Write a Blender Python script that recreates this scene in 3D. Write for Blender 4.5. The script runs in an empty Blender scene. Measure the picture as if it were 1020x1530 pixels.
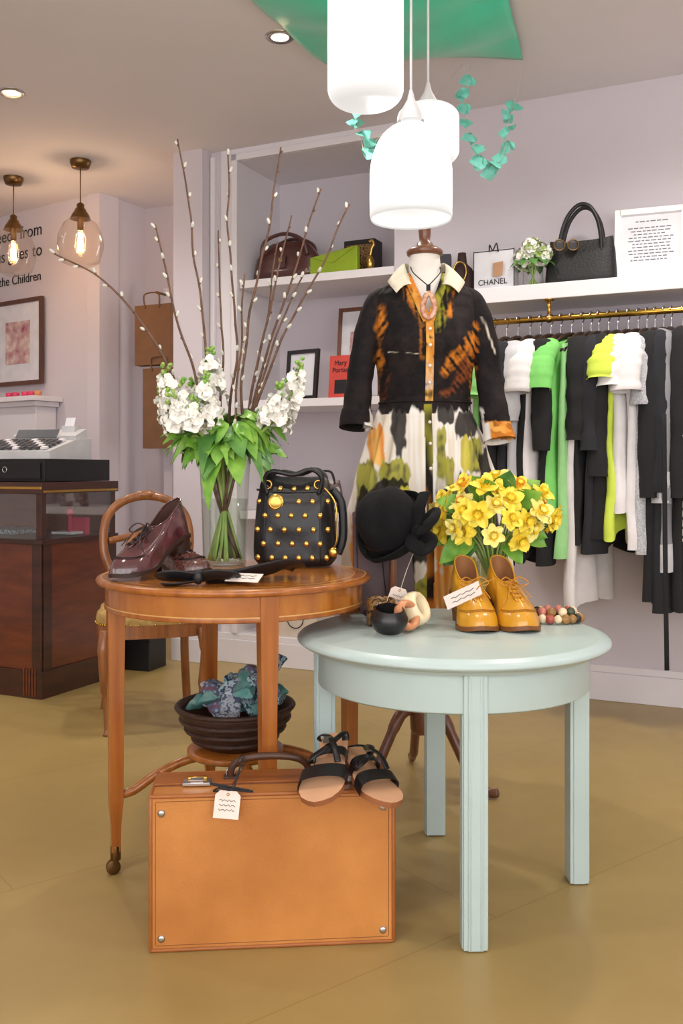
import bpy, math, random
from mathutils import Vector, Matrix, noise
random.seed(7)
pi=math.pi; sin=math.sin; cos=math.cos
def V(*a): return Vector(a)
def rr(a,b): return a+(b-a)*random.random()
def lin(c):
    out=[]
    for x in c[:3]:
        x=x/255.0
        out.append(x/12.92 if x<=0.04045 else ((x+0.055)/1.055)**2.4)
    return out
def F(x,y,z,rz=0,rx=0,ry=0):
    return Matrix.Translation((x,y,z))@Matrix.Rotation(math.radians(rz),4,'Z')@Matrix.Rotation(math.radians(rx),4,'X')@Matrix.Rotation(math.radians(ry),4,'Y')
# ---------------------------------------------------------------- materials
def newmat(name):
    m=bpy.data.materials.new(name); m.use_nodes=True
    nt=m.node_tree; b=nt.nodes['Principled BSDF']
    return m,nt,b
def mat(name,c,rough=.5,metal=0,var=.08,scale=12,bump=0,bs=60,emis=0,coat=0,stretch=(1,1,1),c2=None,sheen=0,spec=.5,bd=.002):
    m,nt,b=newmat(name); N=nt.nodes.new; L=nt.links.new
    col=lin(c)
    tc=N('ShaderNodeTexCoord'); mp=N('ShaderNodeMapping'); mp.inputs['Scale'].default_value=stretch
    L(tc.outputs['Object'],mp.inputs['Vector'])
    nz=N('ShaderNodeTexNoise'); nz.inputs['Scale'].default_value=scale; nz.inputs['Detail'].default_value=5
    L(mp.outputs[0],nz.inputs['Vector'])
    rp=N('ShaderNodeValToRGB'); rp.color_ramp.elements[0].position=.3; rp.color_ramp.elements[1].position=.7
    lo=[max(0,x*(1-var)) for x in col]; hi=lin(c2) if c2 else [min(1,x*(1+var)) for x in col]
    if c2: lo=col
    rp.color_ramp.elements[0].color=(*lo,1); rp.color_ramp.elements[1].color=(*hi,1)
    L(nz.outputs['Fac'],rp.inputs[0]); L(rp.outputs[0],b.inputs['Base Color'])
    b.inputs['Roughness'].default_value=rough; b.inputs['Metallic'].default_value=metal
    b.inputs['Coat Weight'].default_value=coat; b.inputs['Coat Roughness'].default_value=.12
    b.inputs['Sheen Weight'].default_value=sheen
    b.inputs['Specular IOR Level'].default_value=spec
    if bump:
        n2=N('ShaderNodeTexNoise'); n2.inputs['Scale'].default_value=bs; n2.inputs['Detail'].default_value=4
        L(mp.outputs[0],n2.inputs['Vector'])
        bp=N('ShaderNodeBump'); bp.inputs['Strength'].default_value=bump; bp.inputs['Distance'].default_value=bd
        L(n2.outputs['Fac'],bp.inputs['Height']); L(bp.outputs[0],b.inputs['Normal'])
    if emis:
        b.inputs['Emission Color'].default_value=(*col,1); b.inputs['Emission Strength'].default_value=emis
    return m
def wood(name,c1,c2,rough=.3,stretch=(14,14,1.2),coat=.3,scale=3):
    return mat(name,c1,rough=rough,c2=c2,scale=scale,stretch=stretch,coat=coat,bump=.1,bs=8)
def glassmat(name,tint=(1,1,1),refl=.5):
    m=bpy.data.materials.new(name); m.use_nodes=True; nt=m.node_tree; nt.nodes.clear(); N=nt.nodes.new; L=nt.links.new
    o=N('ShaderNodeOutputMaterial'); mx=N('ShaderNodeMixShader'); t=N('ShaderNodeBsdfTransparent'); g=N('ShaderNodeBsdfGlossy')
    lw=N('ShaderNodeLayerWeight'); lw.inputs['Blend'].default_value=.25
    mm=N('ShaderNodeMath'); mm.operation='MULTIPLY'; mm.inputs[1].default_value=refl
    t.inputs[0].default_value=(*tint,1); g.inputs['Roughness'].default_value=.04
    L(lw.outputs['Facing'],mm.inputs[0]); L(mm.outputs[0],mx.inputs[0]); L(t.outputs[0],mx.inputs[1]); L(g.outputs[0],mx.inputs[2]); L(mx.outputs[0],o.inputs[0])
    return m
def paintmat(name,rough=.75,sheen=.0,bump=.15):
    m,nt,b=newmat(name); N=nt.nodes.new; L=nt.links.new
    a=N('ShaderNodeVertexColor'); a.layer_name='Col'
    L(a.outputs['Color'],b.inputs['Base Color']); b.inputs['Roughness'].default_value=rough; b.inputs['Sheen Weight'].default_value=sheen
    b.inputs['Specular IOR Level'].default_value=.22
    n2=N('ShaderNodeTexNoise'); n2.inputs['Scale'].default_value=300; bp=N('ShaderNodeBump'); bp.inputs['Strength'].default_value=bump; bp.inputs['Distance'].default_value=.001
    L(n2.outputs['Fac'],bp.inputs['Height']); L(bp.outputs[0],b.inputs['Normal'])
    return m
def stripemat(name,c1,c2,scale,axis='Z',rough=.8,thr=.5):
    m,nt,b=newmat(name); N=nt.nodes.new; L=nt.links.new
    tc=N('ShaderNodeTexCoord'); w=N('ShaderNodeTexWave'); w.bands_direction=axis; w.inputs['Scale'].default_value=scale; w.inputs['Distortion'].default_value=.3
    rp=N('ShaderNodeValToRGB'); rp.color_ramp.interpolation='CONSTANT'
    rp.color_ramp.elements[0].color=(*lin(c1),1); rp.color_ramp.elements[1].color=(*lin(c2),1); rp.color_ramp.elements[1].position=thr
    L(tc.outputs['Object'],w.inputs['Vector']); L(w.outputs['Fac'],rp.inputs[0]); L(rp.outputs[0],b.inputs['Base Color']); b.inputs['Roughness'].default_value=rough
    return m
def patmat(name,c1,c2,c3,scale=30,rough=.8):
    m,nt,b=newmat(name); N=nt.nodes.new; L=nt.links.new
    tc=N('ShaderNodeTexCoord'); v=N('ShaderNodeTexVoronoi'); v.inputs['Scale'].default_value=scale
    rp=N('ShaderNodeValToRGB'); rp.color_ramp.interpolation='CONSTANT'; e=rp.color_ramp.elements
    e[0].color=(*lin(c1),1); e[1].color=(*lin(c2),1); e[1].position=.3; x=e.new(.6); x.color=(*lin(c3),1)
    L(tc.outputs['Object'],v.inputs['Vector']); L(v.outputs['Distance'],rp.inputs[0]); L(rp.outputs[0],b.inputs['Base Color']); b.inputs['Roughness'].default_value=rough
    return m
# ---------------------------------------------------------------- mesh builder
def cr(pts,k=6,closed=False):
    P=[Vector(p) for p in pts]; n=len(P); out=[]
    rng=range(n) if closed else range(n-1)
    for i in rng:
        if closed: a,b,c,d=P[(i-1)%n],P[i],P[(i+1)%n],P[(i+2)%n]
        else: a=P[max(i-1,0)];b=P[i];c=P[i+1];d=P[min(i+2,n-1)]
        for j in range(k):
            t=j/k
            out.append(.5*((2*b)+(c-a)*t+(2*a-5*b+4*c-d)*t*t+(3*b-a-3*c+d)*t**3))
    if not closed: out.append(P[-1].copy())
    return out
def interp(tab,x):
    if x<=tab[0][0]: return tab[0][1:]
    for i in range(len(tab)-1):
        a=tab[i];b=tab[i+1]
        if x<=b[0]:
            t=(x-a[0])/(b[0]-a[0]); t=t*t*(3-2*t)*.5+t*.5
            return tuple(a[k]+(b[k]-a[k])*t for k in range(1,len(a)))
    return tab[-1][1:]
class MB:
    def __init__(s): s.v=[];s.f=[];s.m=[];s.s=[];s.mats=[];s.T=Matrix.Identity(4);s.col=None
    def mi(s,m):
        if m not in s.mats: s.mats.append(m)
        return s.mats.index(m)
    def add(s,vs,fs,m,smooth=True):
        o=len(s.v); T=s.T
        s.v.extend([T@Vector(p) for p in vs])
        k=s.mi(m)
        for f in fs:
            s.f.append([i+o for i in f]); s.m.append(k); s.s.append(smooth)
    def box(s,c,sz,m,M=None,taper=1.0):
        x,y,z=[a/2 for a in sz]; vs=[]
        for dz in (-1,1):
            k=1 if dz>0 else taper
            for dx,dy in ((-1,-1),(1,-1),(1,1),(-1,1)): vs.append(V(dx*x*k,dy*y*k,dz*z))
        if M: vs=[M@p for p in vs]
        vs=[p+Vector(c) for p in vs]
        s.add(vs,[(3,2,1,0),(4,5,6,7),(0,1,5,4),(1,2,6,5),(2,3,7,6),(3,0,4,7)],m,False)
    def grid(s,fn,nu,nv,m,cu=False,cv=False,skip=None,smooth=True):
        U=nu if cu else nu+1; W=nv if cv else nv+1
        vs=[fn(i/nu,j/nv) for j in range(W) for i in range(U)]
        fs=[]
        for j in range(nv):
            for i in range(nu):
                a=j*U+i; b=j*U+(i+1)%U; c=((j+1)%W)*U+(i+1)%U; d=((j+1)%W)*U+i
                if skip and skip((i+.5)/nu,(j+.5)/nv): continue
                fs.append((a,b,c,d))
        s.add(vs,fs,m,smooth)
    def lathe(s,prof,m,c=(0,0,0),n=32,smooth=True,M=None):
        c=Vector(c); k=len(prof)-1
        def fn(u,v):
            r,z=prof[round(v*k)]; p=V(r*cos(2*pi*u),r*sin(2*pi*u),z)
            if M: p=M@p
            return p+c
        s.grid(fn,n,k,m,cu=True,smooth=smooth)
    def sph(s,c,r,m,n=12,M=None):
        c=Vector(c); r=(r,r,r) if isinstance(r,(int,float)) else r
        def fn(u,v):
            t=pi*v; p=V(r[0]*sin(t)*cos(2*pi*u),r[1]*sin(t)*sin(2*pi*u),-r[2]*cos(t))
            if M: p=M@p
            return p+c
        s.grid(fn,n,max(4,n//2),m,cu=True)
    def tube(s,pts,r,m,n=8,closed=False,cap=True,flat=1.0,up=None,smooth=True):
        P=[Vector(p) for p in pts]; k=len(P)
        T=[]
        for i in range(k):
            a=P[(i-1)%k] if (closed or i>0) else P[i]; b=P[(i+1)%k] if (closed or i<k-1) else P[i]
            d=(b-a); T.append(d.normalized() if d.length>1e-9 else V(0,0,1))
        ref=Vector(up) if up else (V(0,0,1) if abs(T[0].z)<.9 else V(1,0,0))
        vs=[]; N_=None
        for i in range(k):
            if up: nn=ref-T[i]*ref.dot(T[i])
            else:
                if N_ is None: N_=ref
                nn=N_-T[i]*N_.dot(T[i])
            nn=nn.normalized() if nn.length>1e-6 else V(1,0,0); N_=nn
            bb=T[i].cross(nn)
            R_=r[i] if isinstance(r,(list,tuple)) else r
            for j in range(n):
                a=2*pi*j/n+(pi/4 if n==4 else 0)
                vs.append(P[i]+nn*(R_*flat*sin(a))+bb*(R_*cos(a)))
        fs=[]
        for i in range(k if closed else k-1):
            for j in range(n):
                i2=(i+1)%k
                fs.append((i*n+j,i*n+(j+1)%n,i2*n+(j+1)%n,i2*n+j))
        if cap and not closed:
            fs.append(tuple(reversed(range(n)))); fs.append(tuple((k-1)*n+j for j in range(n)))
        s.add(vs,fs,m,smooth)
    def torus(s,c,R,r,m,M=None,n=32,k=10,flat=1.0):
        c=Vector(c)
        def fn(u,v):
            a=2*pi*u;b=2*pi*v
            p=V((R+r*cos(b))*cos(a),(R+r*cos(b))*sin(a),r*flat*sin(b))
            if M: p=M@p
            return p+c
        s.grid(fn,n,k,m,cu=True,cv=True)
    def poly(s,pts,m): s.add(pts,[tuple(range(len(pts)))],m,False)
    def prism(s,pts,d,m):
        d=Vector(d); n=len(pts); vs=[Vector(p) for p in pts]+[Vector(p)+d for p in pts]
        fs=[tuple(reversed(range(n))),tuple(range(n,2*n))]+[(i,(i+1)%n,n+(i+1)%n,n+i) for i in range(n)]
        s.add(vs,fs,m,False)
    def obj(s,name,bevel=0,subsurf=0,colfn=None,solid=0):
        lo=Vector([min(p[i] for p in s.v) for i in range(3)]); hi=Vector([max(p[i] for p in s.v) for i in range(3)])
        o=V((lo.x+hi.x)/2,(lo.y+hi.y)/2,lo.z)
        me=bpy.data.meshes.new(name); me.from_pydata([p-o for p in s.v],[],s.f)
        for m in s.mats: me.materials.append(m)
        me.polygons.foreach_set('material_index',s.m); me.polygons.foreach_set('use_smooth',s.s)
        if colfn:
            ca=me.color_attributes.new('Col','FLOAT_COLOR','POINT')
            for i,p in enumerate(s.v): ca.data[i].color=(*colfn(p),1)
        me.update(); ob=bpy.data.objects.new(name,me); ob.location=o
        bpy.context.scene.collection.objects.link(ob)
        if solid:
            md=ob.modifiers.new('thick','SOLIDIFY'); md.thickness=solid; md.offset=0
        if bevel:
            md=ob.modifiers.new('bevel','BEVEL'); md.width=bevel; md.segments=2; md.limit_method='ANGLE'; md.angle_limit=math.radians(50)
        if subsurf:
            md=ob.modifiers.new('sub','SUBSURF'); md.levels=subsurf; md.render_levels=subsurf
        return ob
def child(ob,par):
    ob.parent=par; ob.matrix_parent_inverse=Matrix.Translation(par.location).inverted(); return ob
def text(body,size,M,m,parent,name='lettering',align='LEFT',ext=.0008):
    cu=bpy.data.curves.new(name,'FONT'); cu.body=body; cu.size=size; cu.align_x=align; cu.extrude=ext
    t=bpy.data.objects.new(name,cu); bpy.context.scene.collection.objects.link(t)
    dg=bpy.context.evaluated_depsgraph_get(); me=bpy.data.meshes.new_from_object(t.evaluated_get(dg))
    bpy.data.objects.remove(t)
    ob=bpy.data.objects.new(name,me); bpy.context.scene.collection.objects.link(ob)
    me.materials.clear(); me.materials.append(m)
    if parent: child(ob,parent)
    ob.matrix_basis=M@Matrix.Rotation(pi/2,4,'X')
    return ob
def leaf(mb,base,d,L,W,m,droop=.5,fold=.25,up=None,nu=7):
    d=Vector(d).normalized(); up=Vector(up) if up else V(0,0,1)
    side=d.cross(up); side=side.normalized() if side.length>1e-4 else V(1,0,0)
    nrm=side.cross(d); base=Vector(base)
    def fn(u,v):
        w=W*(sin(pi*min(1,v*.97+.03))**.8)*(1-.3*v)
        x=(u-.5)
        return base+d*(L*v*(1-droop*.25*v))+side*(x*w)+nrm*(abs(x)*w*fold+.004*sin(v*14)*x*2)-V(0,0,1)*(droop*L*v*v*.6)
    mb.grid(fn,4,nu,m)
# ---------------------------------------------------------------- palette
M_wall=mat('wall_paint',(206,198,205),rough=.85,var=.02,scale=2,bump=.05,bs=200)
M_ceil=mat('ceiling_paint',(222,217,220),rough=.9,var=.02,scale=2)
M_white=mat('white_paint',(226,221,225),rough=.5,var=.02,scale=4)
M_floor,ntf,bf=newmat('floor_lino')
def build_floor():
    N=ntf.nodes.new; L=ntf.links.new
    tc=N('ShaderNodeTexCoord'); a=N('ShaderNodeTexNoise'); a.inputs['Scale'].default_value=1.6; a.inputs['Detail'].default_value=8; a.inputs['Roughness'].default_value=.62
    rp=N('ShaderNodeValToRGB'); rp.color_ramp.elements[0].position=.3; rp.color_ramp.elements[1].position=.72
    rp.color_ramp.elements[0].color=(*lin((153,129,77)),1); rp.color_ramp.elements[1].color=(*lin((170,146,92)),1)
    L(tc.outputs['Object'],a.inputs['Vector']); L(a.outputs['Fac'],rp.inputs[0])
    mp=N('ShaderNodeMapping'); mp.inputs['Rotation'].default_value=(0,0,math.radians(-38)); mp.inputs['Location'].default_value=(.33,.1,0)
    L(tc.outputs['Object'],mp.inputs['Vector'])
    br=N('ShaderNodeTexBrick'); br.inputs['Scale'].default_value=1; br.inputs['Mortar Size'].default_value=.002; br.inputs['Brick Width'].default_value=1.6; br.inputs['Row Height'].default_value=.8
    br.inputs['Color1'].default_value=(1,1,1,1); br.inputs['Color2'].default_value=(1,1,1,1); br.inputs['Mortar'].default_value=(.82,.80,.76,1)
    L(mp.outputs[0],br.inputs['Vector'])
    mx=N('ShaderNodeMix'); mx.data_type='RGBA'; mx.blend_type='MULTIPLY'; mx.inputs[0].default_value=1
    L(rp.outputs[0],mx.inputs[6]); L(br.outputs['Color'],mx.inputs[7]); L(mx.outputs[2],bf.inputs['Base Color'])
    b2=N('ShaderNodeTexNoise'); b2.inputs['Scale'].default_value=6; b2.inputs['Detail'].default_value=6
    mr=N('ShaderNodeMapRange'); mr.inputs[3].default_value=.28; mr.inputs[4].default_value=.46
    L(tc.outputs['Object'],b2.inputs['Vector']); L(b2.outputs['Fac'],mr.inputs[0]); L(mr.outputs[0],bf.inputs['Roughness'])
    bf.inputs['Specular IOR Level'].default_value=.42
build_floor()
M_black=mat('black_leather',(20,19,22),rough=.4,var=.2,bump=.25,bs=150)
M_blackmat=mat('black_plastic',(18,18,20),rough=.45)
M_gold=mat('brass',(205,165,85),rough=.25,metal=1)
M_steel=mat('steel',(190,190,190),rough=.25,metal=1)
M_bronze=mat('aged_bronze',(120,92,58),rough=.35,metal=1)
M_tag=mat('tag_card',(238,222,212),rough=.8,var=.03)
M_ink=mat('ink',(34,30,34),rough=.8)
M_string=mat('string',(200,190,170),rough=.9)
M_green=mat('leaf_green',(88,148,46),rough=.42,c2=(146,192,76),scale=25)
M_green2=mat('leaf_green_dark',(56,108,50),rough=.4,c2=(104,156,66),scale=20)
M_stem=mat('stem_green',(130,158,78),rough=.5,c2=(172,188,112))
M_glass=glassmat('clear_glass',(.96,.985,.975),.85)
M_water=glassmat('water',(.90,.94,.90),.25)
M_petalw=mat('petal_white',(244,242,234),rough=.6,var=.05,scale=40)
M_cordw=mat('white_cord',(205,205,205),rough=.5)
def opalmat(h,k):
    m,nt,b=newmat('opal_glass_lit'); N=nt.nodes.new; L=nt.links.new
    tc=N('ShaderNodeTexCoord'); sp=N('ShaderNodeSeparateXYZ'); L(tc.outputs['Object'],sp.inputs[0])
    mr=N('ShaderNodeMapRange'); mr.inputs[1].default_value=.0; mr.inputs[2].default_value=h; mr.inputs[3].default_value=0; mr.inputs[4].default_value=1
    L(sp.outputs['Z'],mr.inputs[0])
    r2=N('ShaderNodeValToRGB'); f=r2.color_ramp.elements; f[0].position=0; f[0].color=(.11,.11,.11,1); f[1].position=.08; f[1].color=(.145,.145,.145,1)  # soft shading painted into the glow: dimmer at the rim and top
    x=f.new(.20); x.color=(.9,.9,.9,1); x=f.new(.58); x.color=(.9,.9,.9,1); x=f.new(.82); x.color=(.18,.18,.18,1); y=f.new(1.0); y.color=(.10,.10,.10,1)
    L(mr.outputs[0],r2.inputs[0])
    mm=N('ShaderNodeMath'); mm.operation='MULTIPLY'; mm.inputs[1].default_value=k; L(r2.outputs[0],mm.inputs[0])
    b.inputs['Base Color'].default_value=(.16,.16,.165,1); b.inputs['Roughness'].default_value=.3
    b.inputs['Emission Color'].default_value=(1,.975,.945,1); L(mm.outputs[0],b.inputs['Emission Strength'])
    return m

# ---------------------------------------------------------------- room
U=V(-.906,.423,0); NN=V(-.423,-.906,0); A0=V(1.43,3.92,0)
def WP(t,off,z): p=A0+U*t+NN*off; p.z=z; return p
def WM(t,off,z,rot=0): return Matrix.Translation(WP(t,off,z))@Matrix.Rotation(math.radians(-25+rot),4,'Z')
HC=2.65
def wallbox(mb,p0,p1,z0,z1,th,m,side=1):
    p0=V(p0[0],p0[1],0);p1=V(p1[0],p1[1],0); d=(p1-p0).normalized(); n=V(-d.y,d.x,0)*side*th
    pts=[p0+V(0,0,z0),p1+V(0,0,z0),p1+n+V(0,0,z0),p0+n+V(0,0,z0)]
    if side<0: pts=pts[::-1]
    mb.prism(pts,(0,0,z1-z0),m)
b=MB(); b.box((.05,3.0,-.05),(7.3,9.2,.1),M_floor); b.obj('floor')
b=MB(); b.box((.05,3.0,HC+.05),(7.3,9.2,.1),M_ceil); b.obj('ceiling')
ALC=.45
b=MB(); wallbox(b,WP(-2.3,0,0),WP(1.3,0,0),0,HC,.15,M_wall,side=-1); b.obj('wall_right')
b=MB(); wallbox(b,(3.5,2.95),(3.5,-1.5),0,HC,.12,M_wall,side=1); b.obj('wall_side')
b=MB()
wallbox(b,WP(1.3,-ALC,0),WP(2.17,-ALC,0),0,HC,.08,M_wall,side=-1)
wallbox(b,WP(2.17,-ALC-.08,0),WP(2.17,0,0),0,HC,.12,M_white,side=-1)
wallbox(b,WP(1.3,-.15,0),WP(1.3,-ALC-.08,0),0,HC,.08,M_wall,side=-1)
wallbox(b,WP(1.3,0,0),WP(2.17,0,0),2.585,HC,ALC,M_white,side=-1)
wallbox(b,WP(1.3,0,0),WP(2.17,0,0),0,.15,ALC,M_white,side=-1)
wallbox(b,WP(2.27,0,0),WP(2.34,0,0),0,HC,.2,M_wall,side=-1)
wallbox(b,WP(2.33,.085,0),WP(2.51,.085,0),0,HC,.3,M_wall,side=-1)
b.obj('wall_alcove')
b=MB()
wallbox(b,WP(2.165,.018,0),WP(2.20,.018,0),.15,2.62,.018,M_white,side=-1)
wallbox(b,WP(1.3,.018,0),WP(2.20,.018,0),2.585,2.62,.018,M_white,side=-1)
wallbox(b,WP(2.3,.02,0),WP(2.325,.02,0),.15,2.62,.02,M_white,side=-1)
b.obj('trim_alcove',bevel=.003)
Cc=V(-1.446,5.6,0); Wd=V(-.82,.57,0).normalized()
def BP(s,off,z): p=Cc+Wd*s+V(-.57,-.82,0).normalized()*off; p.z=z; return p
def BM(s,off,z,rot=0): return Matrix.Translation(BP(s,off,z))@Matrix.Rotation(math.atan2(.57,-.82)-pi+math.radians(rot),4,'Z')
b=MB(); wallbox(b,Cc,Cc+Wd*2.3,0,HC,.15,M_wall,side=-1); b.obj('wall_back')
K1=V(-1.246,5.96,0)
b=MB(); wallbox(b,Cc,K1,0,HC,.1,M_wall,side=1); wallbox(b,K1,K1+V(.906,-.423,0)*.9,0,HC,.1,M_wall,side=1)
b.obj('wall_recess')
b=MB(); wallbox(b,(-3.33,7.2),(-3.33,-1.5),0,HC,.12,M_wall,side=-1); b.obj('wall_left')
b=MB()
wallbox(b,(-3.33,-1.4),(3.5,-1.4),0,.35,.12,M_white,side=-1); wallbox(b,(-3.33,-1.4),(3.5,-1.4),2.55,HC,.12,M_white,side=-1)
b.obj('wall_front')
b=MB()
for x in (-3.2,-1.1,1.0,3.2): b.box((x,-1.46,1.45),(.07,.07,2.19),M_white)
b.box((0,-1.46,.375),(6.5,.09,.045),M_white); b.box((0,-1.46,2.53),(6.5,.09,.035),M_white)
b.obj('window_1',bevel=.004)
def base(name,p0,p1,h=.14):
    b=MB(); wallbox(b,p0,p1,0,h-.03,.02,M_white,side=1); wallbox(b,p0,p1,h-.03,h,.012,M_white,side=1); b.obj(name,bevel=.003)
base('baseboard_right',WP(-2.2,.0,0),WP(1.3,0,0),.15)
base('baseboard_alcove',WP(1.3,0,0),WP(2.34,0,0),.15)
base('baseboard_pilaster',WP(2.33,.085,0),WP(2.51,.085,0),.15)
base('baseboard_back',Cc,Cc+Wd*2.2)
b=MB(); wallbox(b,WP(-1.0,.30,0),WP(1.29,.30,0),1.70,1.765,.30,M_white,side=-1); b.obj('wall_shelf',bevel=.003)
for z in (1.93,1.31,.74):
    b=MB(); wallbox(b,WP(1.305,-.01,0),WP(2.165,-.01,0),z,z+.04,ALC-.012,M_white,side=-1); b.obj('alcove_shelf',bevel=.002)

# ceiling downlights
M_lampdisc=mat('downlight_lens',(255,225,180),var=0,emis=12)
def downlight(x,y,vis_col=(1,.925,.84),W=14):
    b=MB(); b.lathe([(.034,-.004),(.050,-.007),(.058,-.001),(.058,.0)],M_steel,c=(x,y,HC),n=24)
    b.lathe([(0.0001,-.003),(.034,-.003)],M_lampdisc,c=(x,y,HC),n=24)
    o=b.obj('ceiling_downlight')
    l=bpy.data.lights.new('downlight_beam','SPOT'); l.energy=W*1.0; l.color=vis_col; l.spot_size=math.radians(150); l.spot_blend=.8; l.shadow_soft_size=.06
    lo=bpy.data.objects.new('downlight_beam',l); bpy.context.scene.collection.objects.link(lo)
    lo.parent=o; lo.location=(0,0,-.03)
for x,y,w in ((-.235,3.58,50),(-1.447,4.11,38),(1.0,3.1,52),(-2.2,2.9,36),(-.7,1.5,32),(1.5,1.4,36),(2.3,2.5,30),(-2.6,4.9,24)):  # beyond the leading pair, unseen fixtures added to brighten the room
    downlight(x,y,W=w)

# opal pendants
def opal(X,Y,zb,zt,r,open_bottom=False,k=6.0):
    b=MB(); h=zt-zb; M_opal=opalmat(h,k)
    if open_bottom:
        pr=[(r*.95,zb+.004),(r*.975,zb),(r,zb+.010)]
        pr+=[(r*1.0,zb+h*.25),(r*.995,zb+h*.42)]
        for i in range(1,12):
            a=i/11*pi/2; pr.append((r*(.995-.80*(1-cos(a))),zb+h*.42+h*.50*sin(a)))
        pr.append((.03,zt))
        b.lathe(pr,M_opal,c=(X,Y,0),n=40)
        b.lathe([(.0001,zb+.02),(r*.95,zb+.02)],M_opal,c=(X,Y,0),n=40)
    else:
        pr=[(.0001,zb)]
        k=r*.42
        pr+=[(r-k,zb+.002)]
        for i in range(1,9):
            a=i/8*pi/2; pr.append((r-k+k*sin(a),zb+.002+k*(1-cos(a))))
        pr+=[(r,zb+.3*h),(r,zb+.6*h),(r,zt-k)]
        for i in range(1,9):
            a=i/8*pi/2; pr.append((r-k*1.6*(1-cos(a)),zt-k+k*sin(a)))
        pr.append((.022,zt+.01))
        b.lathe(pr,M_opal,c=(X,Y,0),n=40)
    b.lathe([(.034,zt-.014),(.03,zt+.004),(.010,zt+.04),(.004,zt+.065)],M_cordw,c=(X,Y,0),n=20)
    b.tube([(X,Y,zt+.05),(X,Y,HC-.02)],.0035,M_cordw,n=8)
    b.lathe([(.0001,HC-.03),(.045,HC-.028),(.05,HC-.002)],M_cordw,c=(X,Y,0),n=24)
    b.obj('opal_pendant_lamp')
opal(.054,2.10,1.812,2.13,.085)
opal(.172,2.32,1.616,1.872,.102,True)
opal(.242,2.62,1.852,2.015,.086)

# globe pendants
M_fil=mat('filament_glow',(255,190,110),var=0,emis=25)
M_amber=glassmat('globe_glass',(.97,.93,.88),.6)
for X,Y,zc in ((-1.398,5.02,2.21),(-1.858,5.31,2.225)):
    b=MB()
    b.lathe([(.045,-.13),(.10,-.105),(.122,-.03),(.12,.03),(.09,.10),(.03,.145),(.028,.15)],M_amber,c=(X,Y,zc),n=32)
    b.lathe([(.0001,-.135),(.045,-.13)],M_amber,c=(X,Y,zc),n=32)
    b.lathe([(.055,.125),(.045,.15),(.034,.165),(.028,.18),(.02,.185),(.02,.205),(.006,.215)],M_bronze,c=(X,Y,zc),n=20)
    b.lathe([(.016,.07),(.018,.14)],M_bronze,c=(X,Y,zc),n=16)
    b.lathe([(.001,-.06),(.018,-.05),(.022,0),(.016,.06),(.012,.07)],M_amber,c=(X,Y,zc),n=16)
    for k in range(5):
        a=k*2*pi/5; b.tube([(X+.008*cos(a),Y+.008*sin(a),zc+.05),(X+.012*cos(a+.6),Y+.012*sin(a+.6),zc-.045)],.0050,M_fil,n=6)
    b.tube([(X,Y,zc+.21),(X,Y,HC-.02)],.003,M_bronze,n=6)
    b.lathe([(.0001,HC-.045),(.045,HC-.04),(.055,HC-.015),(.055,HC-.002)],M_bronze,c=(X,Y,0),n=24)
    o=b.obj('globe_pendant_lamp')
    l=bpy.data.lights.new('globe_bulb','POINT'); l.energy=6; l.color=(1,.70,.42); l.shadow_soft_size=.03
    lo=bpy.data.objects.new('globe_bulb',l); bpy.context.scene.collection.objects.link(lo); lo.parent=o; lo.location=(0,0,.14)

# green ceiling cloth
M_satin=mat('green_satin',(36,205,158),rough=.30,var=.1,scale=5,sheen=.3)
M_mint=mat('mint_tissue',(124,206,190),rough=.7,var=.12,scale=30)
b=MB()
def cloth(u,v):
    near=V(-.46+.88*u,2.72,2.6); far=V(-.06+.78*u,3.78-.06*u,2.60)
    p=near.lerp(far,v)
    p.x-= .05*sin(pi*v)*(1-u)
    s=sin(pi*min(1,max(0,u)))
    p.z=HC-.014-.10*s*sin(pi*min(1,v*.96))-.012*(1-abs(2*u-1))*sin(v*14+u*4)-.014*abs(sin(v*9+u*2))*(1-s)
    p.y-= .03*s*v
    return p
b.grid(cloth,36,36,M_satin); b.obj('green_ceiling_drape',solid=.002)
def garland(name,pts,n,drop,stop=1.0,np=2):
    b=MB(); P=cr(pts,12); b.tube(P,.0012,M_string,n=4)
    step=max(1,len(P)//n)
    for i in range(int(len(P)*drop),int(len(P)*stop)-2,step):
        p=P[i]
        for k in range(np):
            a=rr(0,6.28); L=rr(.034,.056); w=rr(.018,.030); d=V(cos(a)*.7,sin(a)*.5,rr(-1.1,-.1)).normalized()
            sd=d.cross(V(rr(-.4,.4),1,rr(-.3,.3))).normalized()
            def fn(u,v,d=d,sd=sd,L=L,w=w,p=p): return p+d*(L*v)+sd*((u-.5)*w*(1+.9*v))+V(0,.012*sin(v*3+u*4),.006*sin(v*3+u*4))
            b.grid(fn,3,4,M_mint)
    b.obj(name)
garland('paper_garland',[(.50,3.7,2.60),(.495,3.7,2.52),(.485,3.71,2.40),(.515,3.70,2.29),(.56,3.70,2.215),(.61,3.70,2.20),(.645,3.69,2.27),(.66,3.69,2.38),(.69,3.69,2.47),(.715,3.69,2.60)],18,.08,.90)
garland('paper_garland',[(-.05,3.76,2.585),(.03,3.78,2.48),(.07,3.8,2.38),(.10,3.8,2.28),(.17,3.8,2.36),(.33,3.78,2.46),(.48,3.71,2.60)],11,.2,.70)

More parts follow.
